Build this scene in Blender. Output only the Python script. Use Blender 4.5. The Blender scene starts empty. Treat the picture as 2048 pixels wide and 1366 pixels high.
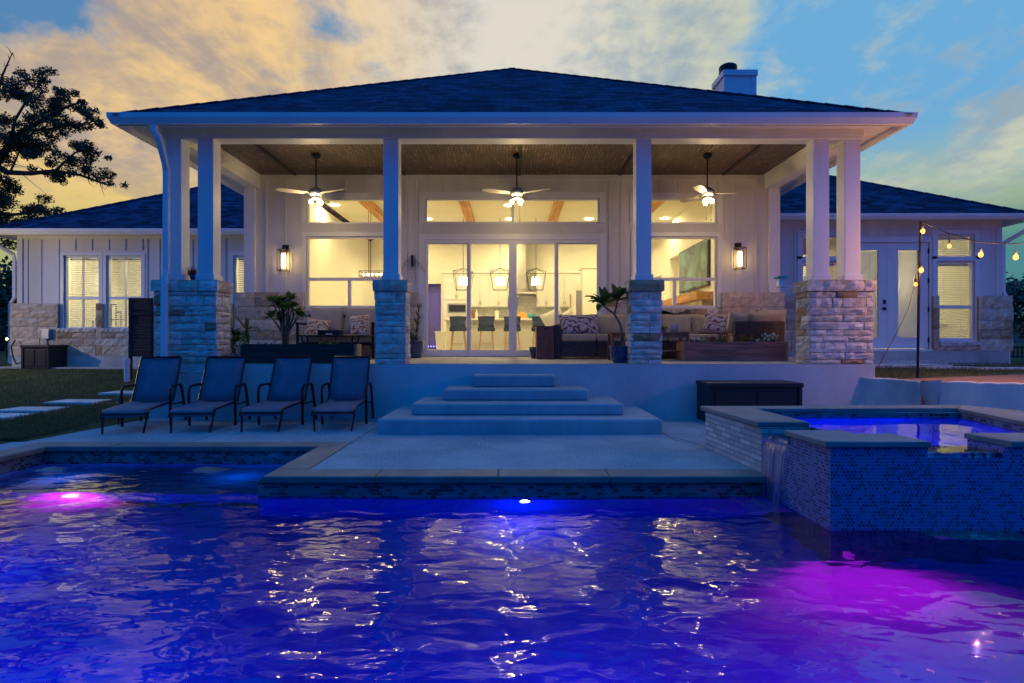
import bpy, math, random
from mathutils import Vector, Matrix, noise

R = math.radians
scene = bpy.context.scene
COL = scene.collection
rnd = random.Random(7)

# ------------------------------------------------------------------ camera
F = 1184.0            # focal length in photograph pixels (2048 wide)
CZ = 1.066            # eye height above the pool deck
cam_d = bpy.data.cameras.new("camera")
cam = bpy.data.objects.new("camera", cam_d); COL.objects.link(cam)
cam.location = (0, 0, CZ); cam.rotation_euler = (R(90), 0, 0)
cam_d.sensor_width = 36.0; cam_d.lens = 36.0 * F / 2048.0
cam_d.clip_start = 0.05; cam_d.clip_end = 2000
scene.camera = cam

def X(px, Y): return (px - 1024.0) * Y / F
def Z(py, Y): return CZ + (683.0 - py) * Y / F

scene.view_settings.view_transform = 'Standard'
scene.view_settings.look = 'None'
scene.view_settings.exposure = 0.0
scene.view_settings.gamma = 1.0
scene.cycles.use_denoising = True
scene.cycles.caustics_reflective = False
scene.cycles.caustics_refractive = False
scene.cycles.max_bounces = 10
scene.cycles.transparent_max_bounces = 16
scene.cycles.sample_clamp_indirect = 6.0

# ------------------------------------------------------------------ node helpers
class NT:
    def __init__(s, tree):
        s.t = tree; s.n = tree.nodes; s.l = tree.links
    def node(s, typ, **kw):
        n = s.n.new(typ)
        for k, v in kw.items(): setattr(n, k, v)
        return n
    def link(s, a, b): s.l.new(a, b)
    def put(s, sock, v):
        if hasattr(v, 'is_output') or isinstance(v, bpy.types.NodeSocket): s.l.new(v, sock)
        else: sock.default_value = v
    def m(s, op, a, b=None, c=None, clamp=False):
        n = s.node('ShaderNodeMath', operation=op, use_clamp=clamp)
        s.put(n.inputs[0], a)
        if b is not None: s.put(n.inputs[1], b)
        if c is not None: s.put(n.inputs[2], c)
        return n.outputs[0]
    def ss(s, v, a, b):     # smoothstep
        n = s.node('ShaderNodeMapRange', interpolation_type='SMOOTHSTEP')
        s.put(n.inputs[0], v); n.inputs[1].default_value = a; n.inputs[2].default_value = b
        return n.outputs[0]
    def mix(s, f, a, b, typ='MIX'):
        n = s.node('ShaderNodeMix', data_type='RGBA', blend_type=typ)
        s.put(n.inputs[0], f)
        for i, v in ((6, a), (7, b)):
            if isinstance(v, (tuple, list)): v = (v[0], v[1], v[2], 1)
            s.put(n.inputs[i], v)
        return n.outputs[2]
    def noise(s, vec, scale, detail=4, rough=.55, dist=0.0):
        n = s.node('ShaderNodeTexNoise')
        if vec is not None: s.put(n.inputs['Vector'], vec)
        n.inputs['Scale'].default_value = scale; n.inputs['Detail'].default_value = detail
        n.inputs['Roughness'].default_value = rough; n.inputs['Distortion'].default_value = dist
        return n.outputs['Fac']
    def xyz(s, x, y, z):
        n = s.node('ShaderNodeCombineXYZ')
        for i, v in enumerate((x, y, z)): s.put(n.inputs[i], v)
        return n.outputs[0]
    def vmul(s, v, sc):
        n = s.node('ShaderNodeMapping'); s.put(n.inputs[0], v); n.inputs['Scale'].default_value = sc
        return n.outputs[0]

# ------------------------------------------------------------------ world: dusk sky
world = bpy.data.worlds.new("World"); scene.world = world; world.use_nodes = True
w = NT(world.node_tree); w.n.clear()
wo = w.node('ShaderNodeOutputWorld'); bg = w.node('ShaderNodeBackground')
w.link(bg.outputs[0], wo.inputs[0])
tc = w.node('ShaderNodeTexCoord'); sp = w.node('ShaderNodeSeparateXYZ'); w.link(tc.outputs['Generated'], sp.inputs[0])
dx, dy, dz = sp.outputs
zc = w.m('MAXIMUM', dz, 0.0)
den = w.m('ADD', zc, 0.22)
u = w.m('DIVIDE', dx, den); v = w.m('DIVIDE', dy, den)
side = w.ss(dx, -.55, .55)                                     # 0 = towards the afterglow, 1 = away
low = w.mix(w.ss(side, .1, .9), (.78, .58, .15), (.43, .52, .24))
horiz = w.mix(w.ss(side, .2, 1), (.40, .44, .20), (.07, .25, .27))
high = w.mix(w.ss(side, .0, .6), (.09, .24, .46), (.15, .41, .69))
base = w.mix(w.ss(dz, .12, .23), horiz, low)
base = w.mix(w.ss(w.m('ADD', dz, w.m('MULTIPLY', side, .05)), .22, .36), base, high)
# clouds
wv = w.xyz(u, v, 0.0)
rot = w.node('ShaderNodeMapping'); w.link(wv, rot.inputs[0])
rot.inputs['Rotation'].default_value = (0, 0, R(-40)); rot.inputs['Scale'].default_value = (1.0, .55, 1); rot.inputs['Location'].default_value = (12.4, 0.3, 0)
n1 = w.noise(rot.outputs[0], 1.9, 6, .52, .35)
n2 = w.noise(wv, 6.5, 6, .6, .3)
thin = w.m('MULTIPLY', w.ss(dx, .20, .40), w.m('SUBTRACT', 1.0, w.m('MULTIPLY', w.ss(dx, .52, .62), .30)))
gap = w.m('MULTIPLY', w.m('SUBTRACT', 1.0, w.ss(dx, -.64, -.50)), w.ss(dz, .33, .40))
n3 = w.noise(wv, 15, 5, .6, .2)
cov = w.m('SUBTRACT', w.m('ADD', w.m('ADD', n1, w.m('MULTIPLY', n2, .40)), w.m('MULTIPLY', n3, .16)), w.m('ADD', w.m('MULTIPLY', thin, .20), w.m('MULTIPLY', gap, .26)))
cmask = w.ss(cov, .56, .74)
cmask = w.m('MULTIPLY', cmask, w.ss(dz, .12, .27))
ccol = w.mix(w.ss(side, .05, .45), (.88, .60, .27), (.74, .70, .60))
ccol = w.mix(w.ss(side, .55, .95), ccol, (.60, .62, .47))
cdark = w.mix(w.ss(side, .2, .6), (.40, .33, .30), (.29, .39, .48))
ccol = w.mix(w.m('MULTIPLY', w.ss(w.m('ADD', w.noise(rot.outputs[0], 2.6, 6, .6, .5), w.m('MULTIPLY', w.m('SUBTRACT', n3, .5), .35)), .38, .66), .95), ccol, cdark)
front = w.mix(cmask, base, ccol)
# away from the afterglow and overhead the sky is deep blue
fm = w.m('MULTIPLY', w.ss(dy, .05, .5), w.m('SUBTRACT', 1.0, w.ss(dz, .49, .57)))
blue = w.mix(w.ss(dz, .15, .8), (.0, .072, .60), (.0, .25, .86))
skyc = w.mix(fm, blue, front)
# the physical dusk sky adds a little to all of it
ns = w.node('ShaderNodeTexSky', sky_type='NISHITA'); ns.sun_disc = False
ns.sun_elevation = R(1.0); ns.sun_rotation = R(-32)
nsc = w.mix(1.0, ns.outputs[0], (.05, .05, .05), 'MULTIPLY')
skyc = w.mix(.05, skyc, nsc, 'ADD')
skyc = w.mix(w.ss(dz, -.06, .0), (.002, .012, .03), skyc)          # nothing bright under the horizon
w.link(skyc, bg.inputs[0]); bg.inputs[1].default_value = 1.0

sun_d = bpy.data.lights.new("sun", 'SUN'); sun_d.energy = .12; sun_d.angle = R(10); sun_d.color = (1, .72, .4)
sun = bpy.data.objects.new("sun", sun_d); COL.objects.link(sun)
sun.rotation_euler = (R(86), 0, R(180 + 32)); sun.location = (-20, 40, 20)

# ------------------------------------------------------------------ materials
MATS = {}
def newmat(name):
    m = bpy.data.materials.new(name); m.use_nodes = True
    t = NT(m.node_tree); t.n.clear()
    o = t.node('ShaderNodeOutputMaterial')
    MATS[name] = m
    return m, t, o
def principled(t, o, **kw):
    b = t.node('ShaderNodeBsdfPrincipled')
    for k, v in kw.items():
        s = b.inputs[k]
        if isinstance(v, (tuple, list)) and len(v) == 3: v = (*v, 1)
        t.put(s, v)
    t.link(b.outputs[0], o.inputs[0]); return b
def bump(t, h, strength, dist=.01, nrm=None):
    b = t.node('ShaderNodeBump'); t.put(b.inputs['Height'], h)
    b.inputs['Strength'].default_value = strength; b.inputs['Distance'].default_value = dist
    if nrm is not None: t.link(nrm, b.inputs['Normal'])
    return b.outputs[0]
def objco(t): return t.node('ShaderNodeTexCoord').outputs['Object']
def uvco(t): return t.node('ShaderNodeTexCoord').outputs['UV']
def mul(c, k): return tuple(min(1, x * k) for x in c)

def mat(name, col, rough=.6, var=.15, vs=3.0, bp=0.0, bs=60.0, metal=0.0, spec=.5, stretch=None, col2=None, coat=0.0):
    m, t, o = newmat(name)
    co = objco(t)
    if stretch: co = t.vmul(co, stretch)
    f = t.noise(co, vs, 6, .6)
    c = t.mix(t.ss(f, .3, .7), mul(col, 1 - var), col2 or mul(col, 1 + var))
    b = principled(t, o, **{'Base Color': c, 'Roughness': rough, 'Metallic': metal, 'Specular IOR Level': spec, 'Coat Weight': coat})
    if bp:
        t.link(bump(t, t.noise(co, bs, 5, .6), bp, .01), b.inputs['Normal'])
    return m
def emis(name, col, strength):
    m, t, o = newmat(name)
    e = t.node('ShaderNodeEmission'); e.inputs[0].default_value = (*col, 1); e.inputs[1].default_value = strength
    t.link(e.outputs[0], o.inputs[0]); return m

mat('white_paint', (.76, .75, .73), .5, .09, 1.1, .25, 40, stretch=(1, 1, .25))
mat('trim_paint', (.80, .79, .77), .4, .04, 2)
mat('siding', (.68, .66, .63), .6, .10, 1.5, .4, 60, stretch=(1, 1, .12))
mat('stucco', (.53, .53, .52), .85, .16, .8, .6, 45, stretch=(1, 1, .6))
mat('concrete', (.44, .43, .40), .85, .22, 1.6, .5, 50)
mat('old_concrete', (.46, .46, .43), .85, .35, 1.1, .6, 25, stretch=(1.5, 1.5, .45))
mat('patio_concrete', (.46, .42, .36), .75, .25, 3, .35, 35)
mat('mortar', (.40, .37, .32), .9, .15, 8)
mat('coping', (.17, .17, .165), .7, .25, 2.2, .4, 40)
mat('spa_cap', (.18, .21, .21), .7, .2, 3, .4, 40)
mat('plaster', (.62, .66, .70), .7, .10, 2)
mat('interior_paint', (.83, .81, .72), .7, .03, 1)
mat('interior_white', (.86, .85, .80), .5, .03, 1)
mat('interior_floor', (.52, .44, .33), .4, .2, 2)
mat('cedar', (.50, .24, .07), .6, .4, 2.0, .3, 30, stretch=(9, .6, 9))
mat('black_metal', (.012, .012, .014), .4, .2, 5, metal=.3)
mat('bronze', (.022, .017, .014), .35, .2, 5, metal=.6)
mat('dark_wood', (.030, .022, .018), .75, .5, 3, .6, 20, stretch=(1, 1, 9))
mat('planter_wood', (.46, .15, .10), .65, .45, 2.2, .4, 25, stretch=(.8, 8, 9))
mat('planter_end', (.46, .27, .11), .65, .3, 3, .3, 25, stretch=(8, .8, 9))
mat('table_wood', (.22, .09, .05), .5, .4, 3, .2, 30, stretch=(1, 8, 8))
mat('black_plastic', (.010, .010, .013), .5, .2, 4, .15, 60)
mat('sling', (.11, .14, .19), .75, .12, 6, .3, 300)
mat('fabric_grey', (.40, .36, .30), .9, .08, 8, .3, 200)
mat('fabric_tan', (.52, .40, .24), .9, .10, 6, .3, 200)
mat('stool_fabric', (.035, .05, .085), .9, .2, 8, .2, 200)
mat('stool_wood', (.50, .32, .14), .5, .2, 4)
mat('steel', (.50, .49, .46), .28, .1, 3, metal=1.0)
mat('galvanized', (.45, .48, .50), .4, .15, 4, metal=.7)
mat('pot_blue', (.012, .05, .14), .15, .5, 5, coat=.6)
mat('terracotta', (.36, .33, .31), .8, .2, 6, .2, 50)
mat('soil', (.03, .022, .015), .95, .4, 20, .8, 60)
mat('bark', (.055, .045, .035), .95, .4, 6, .9, 22, stretch=(1, 1, .35))
mat('stem', (.10, .09, .06), .8, .3, 8)
mat('white_plastic', (.72, .74, .76), .4, .05, 3)
mat('teal_paint', (.05, .42, .46), .5, .1, 4)
mat('stepping_stone', (.64, .57, .53), .85, .18, 4, .4, 50)
mat('rope', (.45, .28, .12), .8, .2, 30)
mat('cord', (.30, .10, .03), .6, .2, 10)
mat('violet_lit_door', (.13, .11, .62), .5, .08, 2)  # violet light of the room beyond is painted into the door colour
mat('tv_screen', (.03, .20, .34), .2, .9, 1.6, col2=(.12, .33, .42))
mat('orange_board', (.75, .34, .05), .5, .1, 4)
mat('teal_bowl', (.03, .30, .36), .4, .1, 4)
mat('brown_board', (.30, .09, .03), .5, .2, 5)
mat('hall_paint', (.75, .52, .22), .7, .03, 1)
mat('slat', (.80, .78, .72), .5, .03, 3)
mat('fan_blade', (.40, .37, .32), .5, .1, 4)
mat('linen', (.80, .78, .70), .9, .05, 8, .2, 150)
mat('shaded_tile', (.030, .035, .085), .8, .3, 30, spec=.1)  # underwater spa mosaic with shade painted in, keeps magenta bounce down
mat('far_hill', (.02, .035, .03), .95, .4, 3)
emis('lamp_warm', (1.0, .68, .28), 10)
emis('fan_bulb', (1.0, .70, .30), 55)
emis('can_lens', (1.0, .78, .40), 40)
emis('string_bulb', (1.0, .30, .05), 6)
emis('string_amber', (1.0, .24, .04), 5)
emis('pool_glow', (.70, .75, 1.0), 60)
emis('magenta_lamp', (1.0, .18, .55), 10)
emis('magenta_dim', (1.0, .03, .55), 1.5)
emis('door_led', (.45, .4, 1.0), 4)
emis('far_lamp', (1.0, .85, .6), 14)
emis('candle', (1.0, .74, .34), 34)

# split-face limestone: colour of each block comes from its own attribute
m, t, o = newmat('stone')
at = t.node('ShaderNodeAttribute', attribute_name='Col')
co = objco(t)
f = t.noise(co, 9, 6, .65)
c = t.mix(t.ss(f, .25, .75), (.72, .68, .62), (1.2, 1.18, 1.12))
c = t.mix(1.0, at.outputs['Color'], c, 'MULTIPLY')
b = principled(t, o, **{'Base Color': c, 'Roughness': .85, 'Specular IOR Level': .25})
t.link(bump(t, t.m('ADD', t.noise(co, 22, 6, .7), t.m('MULTIPLY', t.noise(co, 70, 4, .6), .4)), .75, .02), b.inputs['Normal'])

# foliage: per-leaf shade in attribute
def leafmat(name, c1, c2, rough=.5):
    m, t, o = newmat(name)
    at = t.node('ShaderNodeAttribute', attribute_name='Col')
    f = t.node('ShaderNodeSeparateColor'); t.link(at.outputs['Color'], f.inputs[0])
    c = t.mix(f.outputs[0], c1, c2)
    d = t.node('ShaderNodeBsdfPrincipled'); t.link(c, d.inputs['Base Color']); d.inputs['Roughness'].default_value = rough
    tr = t.node('ShaderNodeBsdfTranslucent'); t.link(c, tr.inputs[0])
    mx = t.node('ShaderNodeMixShader'); mx.inputs[0].default_value = .25
    t.link(d.outputs[0], mx.inputs[1]); t.link(tr.outputs[0], mx.inputs[2]); t.link(mx.outputs[0], o.inputs[0])
leafmat('oak_leaf', (.020, .030, .018), (.060, .080, .035))
leafmat('plant_leaf', (.045, .10, .025), (.15, .26, .05), .35)
leafmat('plant_leaf_dark', (.03, .06, .015), (.09, .15, .035), .35)
leafmat('variegated_leaf', (.05, .10, .02), (.30, .30, .06), .35)
leafmat('grass_blade', (.055, .075, .020), (.19, .18, .06), .7)
leafmat('red_petal', (.22, .01, .03), (.40, .10, .02), .6)
leafmat('white_petal', (.65, .65, .66), (.80, .80, .78), .6)

# shingles
m, t, o = newmat('shingle')
uv = uvco(t)
br = t.node('ShaderNodeTexBrick', offset=.5)
t.link(uv, br.inputs['Vector'])
br.inputs['Color1'].default_value = (.020, .014, .034, 1); br.inputs['Color2'].default_value = (.105, .078, .15, 1)
br.inputs['Mortar'].default_value = (.010, .010, .012, 1); br.inputs['Scale'].default_value = 1.0
br.inputs['Mortar Size'].default_value = .006; br.inputs['Brick Width'].default_value = .24; br.inputs['Row Height'].default_value = .125
sx = t.node('ShaderNodeSeparateXYZ'); t.link(uv, sx.inputs[0])
row = t.m('FRACT', t.m('DIVIDE', sx.outputs[1], .125))
c = t.mix(t.ss(t.noise(t.vmul(uv, (1, 2.5, 1)), 2.2, 4), .3, .7), (.75, .75, .78), (1.25, 1.22, 1.2))
c = t.mix(1.0, br.outputs['Color'], c, 'MULTIPLY')
b = principled(t, o, **{'Base Color': c, 'Roughness': .95, 'Specular IOR Level': .08})
nb = bump(t, t.m('SUBTRACT', 1.0, row), .9, .02)
t.link(bump(t, t.noise(uv, 130, 3), .35, .01, nb), b.inputs['Normal'])

# glass mosaic
def mosaic(name, c1, c2, grout, w_=.052, h_=.024):
    m, t, o = newmat(name)
    uv = uvco(t)
    br = t.node('ShaderNodeTexBrick', offset=.5)
    t.link(uv, br.inputs['Vector'])
    br.inputs['Color1'].default_value = (0, 0, 0, 1); br.inputs['Color2'].default_value = (1, 1, 1, 1)
    br.inputs['Mortar'].default_value = (.5, .5, .5, 1)
    br.inputs['Scale'].default_value = 1.0; br.inputs['Mortar Size'].default_value = .0022
    br.inputs['Brick Width'].default_value = w_; br.inputs['Row Height'].default_value = h_
    clump = t.noise(uv, 7, 3)
    s = t.m('ADD', br.outputs['Color'], t.m('MULTIPLY', t.m('SUBTRACT', clump, .5), .9))
    c = t.mix(t.ss(s, .34, .42), c1, c2)
    c = t.mix(br.outputs['Fac'], c, grout)
    b = principled(t, o, **{'Base Color': t.mix(t.ss(t.noise(t.vmul(objco(t), (2.5, 2.5, .5)), 1.6, 5, .6), .35, .75), c, t.mix(.22, c, (.30, .30, .36))), 'Roughness': .22, 'Specular IOR Level': .35})
    t.link(bump(t, br.outputs['Fac'], -.5, .003), b.inputs['Normal'])
mosaic('mosaic', (.045, .040, .16), (.15, .14, .42), (.30, .31, .50), .0255, .022)
mosaic('waterline_tile', (.02, .025, .04), (.15, .17, .20), (.25, .26, .27), .05, .026)
mosaic('backsplash', (.70, .68, .60), (.62, .60, .52), (.30, .29, .25), .12, .12)

# stacked ledger stone on the deck side of the spa
m, t, o = newmat('ledger_stone')
uv = uvco(t)
br = t.node('ShaderNodeTexBrick', offset=.43)
t.link(uv, br.inputs['Vector'])
br.inputs['Color1'].default_value = (.42, .42, .40, 1); br.inputs['Color2'].default_value = (.68, .67, .63, 1); br.inputs['Mortar'].default_value = (.22, .22, .21, 1)
br.inputs['Scale'].default_value = 1.0; br.inputs['Mortar Size'].default_value = .004; br.inputs['Brick Width'].default_value = .19; br.inputs['Row Height'].default_value = .045
b = principled(t, o, **{'Base Color': br.outputs['Color'], 'Roughness': .85})
t.link(bump(t, t.m('SUBTRACT', t.noise(uv, 24, 5, .7), br.outputs['Fac']), .9, .02), b.inputs['Normal'])

# pool deck: sprayed knock-down texture
m, t, o = newmat('deck')
co = objco(t)
big = t.noise(co, 1.3, 6, .62); fine = t.noise(co, 42, 4, .55); mid = t.noise(co, 9, 5, .6)
c = t.mix(t.ss(big, .35, .68), (.22, .30, .34), (.34, .42, .46))
c = t.mix(t.m('MULTIPLY', t.ss(fine, .48, .60), .55), c, (.46, .52, .55))
c = t.mix(t.m('MULTIPLY', t.ss(mid, .56, .70), .35), c, (.25, .29, .31))
b = principled(t, o, **{'Base Color': c, 'Roughness': .9, 'Specular IOR Level': .06})
t.link(bump(t, t.ss(fine, .42, .58), .55, .006), b.inputs['Normal'])

m, t, o = newmat('step_concrete')
co = objco(t)
c = t.mix(t.ss(t.noise(co, 2.0, 6, .65), .3, .7), (.30, .35, .37), (.40, .45, .47))
c = t.mix(t.m('MULTIPLY', t.ss(t.noise(t.vmul(co, (3, 3, .7)), 2.5, 5), .5, .75), .35), c, (.22, .27, .30))
b = principled(t, o, **{'Base Color': c, 'Roughness': .85, 'Specular IOR Level': .1})
t.link(bump(t, t.noise(co, 48, 4, .55), .35, .006), b.inputs['Normal'])

# reed ceiling
m, t, o = newmat('reed')
co = objco(t)
sx = t.node('ShaderNodeSeparateXYZ'); t.link(co, sx.inputs[0])
wv = t.node('ShaderNodeTexWave', wave_type='BANDS', bands_direction='X'); t.link(co, wv.inputs[0])
wv.inputs['Scale'].default_value = 6; wv.inputs['Distortion'].default_value = 3.5; wv.inputs['Detail'].default_value = 3; wv.inputs['Detail Scale'].default_value = 1.6
th = t.m('LESS_THAN', t.m('FRACT', t.m('MULTIPLY', sx.outputs[1], 3.1)), .07)
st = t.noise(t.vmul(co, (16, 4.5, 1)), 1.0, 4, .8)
painted_sheen = t.m('MULTIPLY', t.ss(st, .46, .66), t.ss(wv.outputs['Fac'], .35, .9))
c = t.mix(painted_sheen, (.034, .013, .008), (.54, .30, .13))  # warm sheen on the reeds is painted into the base colour
c = t.mix(t.m('MULTIPLY', t.ss(t.noise(co, 2.2, 3), .4, .65), .45), c, (.028, .014, .009))
c = t.mix(t.m('MULTIPLY', th, .9), c, (.010, .007, .005))
b = principled(t, o, **{'Base Color': c, 'Roughness': .36, 'Specular IOR Level': .9})
t.link(bump(t, t.m('ADD', wv.outputs['Fac'], t.noise(t.vmul(co, (6, 40, 1)), 1.0, 3)), .8, .01), b.inputs['Normal'])

# wicker
def wicker(name, c1, c2):
    m, t, o = newmat(name)
    uv = uvco(t)
    ck = t.node('ShaderNodeTexBrick', offset=.5); t.link(uv, ck.inputs['Vector'])
    ck.inputs['Color1'].default_value = (*c1, 1); ck.inputs['Color2'].default_value = (*c2, 1); ck.inputs['Mortar'].default_value = (*mul(c1, .25), 1)
    ck.inputs['Scale'].default_value = 1; ck.inputs['Brick Width'].default_value = .035; ck.inputs['Row Height'].default_value = .018; ck.inputs['Mortar Size'].default_value = .0035
    b = principled(t, o, **{'Base Color': ck.outputs['Color'], 'Roughness': .45})
    t.link(bump(t, ck.outputs['Fac'], -.9, .006), b.inputs['Normal'])
wicker('wicker_dark', (.07, .04, .028), (.15, .09, .06))
wicker('wicker_brown', (.22, .08, .04), (.36, .15, .08))

# patterned pillow cloth
def paisley(name, ground, ink, sc):
    m, t, o = newmat(name)
    co = objco(t)
    wv = t.node('ShaderNodeTexWave', wave_type='RINGS'); t.link(co, wv.inputs[0])
    wv.inputs['Scale'].default_value = sc; wv.inputs['Distortion'].default_value = 9; wv.inputs['Detail'].default_value = 2; wv.inputs['Detail Scale'].default_value = 1.3
    c = t.mix(t.ss(wv.outputs['Fac'], .62, .74), ground, ink)
    principled(t, o, **{'Base Color': c, 'Roughness': .9})
paisley('paisley_red', (.66, .58, .46), (.36, .10, .05), 8)
paisley('paisley_plum', (.58, .47, .43), (.16, .07, .09), 7)

# window glass: reflects a little, lets light straight through
m, t, o = newmat('pane')
lwt = t.node('ShaderNodeLayerWeight'); frf = t.m('ADD', .02, t.m('MULTIPLY', t.m('POWER', lwt.outputs['Facing'], 4.5), .6))
tr = t.node('ShaderNodeBsdfTransparent'); tr.inputs[0].default_value = (.95, .96, .94, 1)
gl = t.node('ShaderNodeBsdfGlossy'); gl.inputs['Roughness'].default_value = .01
mx = t.node('ShaderNodeMixShader'); t.link(frf, mx.inputs[0]); t.link(tr.outputs[0], mx.inputs[1]); t.link(gl.outputs[0], mx.inputs[2]); t.link(mx.outputs[0], o.inputs[0])
m, t, o = newmat('lamp_glass')
tr = t.node('ShaderNodeBsdfTransparent'); tr.inputs[0].default_value = (.96, .93, .85, 1)
gl = t.node('ShaderNodeBsdfGlossy'); gl.inputs['Roughness'].default_value = .05
mx = t.node('ShaderNodeMixShader'); mx.inputs[0].default_value = .06; t.link(tr.outputs[0], mx.inputs[1]); t.link(gl.outputs[0], mx.inputs[2]); t.link(mx.outputs[0], o.inputs[0])

# water
def watermat(name, tint, s1, s2, d1, d2):
    m, t, o = newmat(name)
    co = objco(t)
    b = principled(t, o, **{'Base Color': tint, 'Roughness': .012, 'IOR': 1.42, 'Transmission Weight': 1.0, 'Specular IOR Level': .5})
    n1 = bump(t, t.noise(t.vmul(co, (1, 1.7, 1)), s1, 1, .4, .4), .8, d1)
    n2 = bump(t, t.noise(t.vmul(co, (1, 1.5, 1)), s2, 1, .4, .3), .8, d2, n1)
    t.link(n2, b.inputs['Normal'])
watermat('water', (.22, .42, 1.0), 4.5, 15, .014, .0022)
watermat('spa_water', (.25, .42, 1.0), 4, 12, .001, .0005)
m, t, o = newmat('falling_water')
co = objco(t)
tr = t.node('ShaderNodeBsdfTransparent'); tr.inputs[0].default_value = (.80, .88, .96, 1)
gl = t.node('ShaderNodeBsdfGlossy'); gl.inputs['Roughness'].default_value = .12
df = t.node('ShaderNodeBsdfTranslucent'); df.inputs[0].default_value = (.85, .92, .97, 1)
st = t.noise(t.vmul(co, (40, 40, 2.0)), 1.0, 4, .6)
t.link(bump(t, st, .9, .02), gl.inputs['Normal'])
mx = t.node('ShaderNodeMixShader'); t.put(mx.inputs[0], t.m('MULTIPLY', t.ss(st, .38, .58), .9)); t.link(tr.outputs[0], mx.inputs[1]); t.link(gl.outputs[0], mx.inputs[2])
mx2 = t.node('ShaderNodeMixShader'); mx2.inputs[0].default_value = .42; t.link(mx.outputs[0], mx2.inputs[1]); t.link(df.outputs[0], mx2.inputs[2]); t.link(mx2.outputs[0], o.inputs[0])

# lawn soil / thatch and decomposed granite
m, t, o = newmat('lawn')
co = objco(t)
c = t.mix(t.ss(t.noise(co, 2.2, 6, .65), .35, .68), (.07, .08, .025), (.16, .145, .055))
c = t.mix(t.m('MULTIPLY', t.ss(t.noise(co, 55, 3), .45, .62), .6), c, (.022, .030, .010))
b = principled(t, o, **{'Base Color': c, 'Roughness': .95, 'Specular IOR Level': .1})
t.link(bump(t, t.noise(co, 60, 4), 1.0, .03), b.inputs['Normal'])
m, t, o = newmat('gravel')
co = objco(t)
vo = t.node('ShaderNodeTexVoronoi'); t.link(co, vo.inputs['Vector']); vo.inputs['Scale'].default_value = 60
c = t.mix(vo.outputs['Distance'], (.42, .22, .12), (.20, .10, .06))
b = principled(t, o, **{'Base Color': c, 'Roughness': .95})
t.link(bump(t, vo.outputs['Distance'], -1.0, .02), b.inputs['Normal'])

# ------------------------------------------------------------------ mesh builder
ORG = {}
def org(o): return ORG.get(o.name, Vector((0, 0, 0))) if o else Vector((0, 0, 0))

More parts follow.
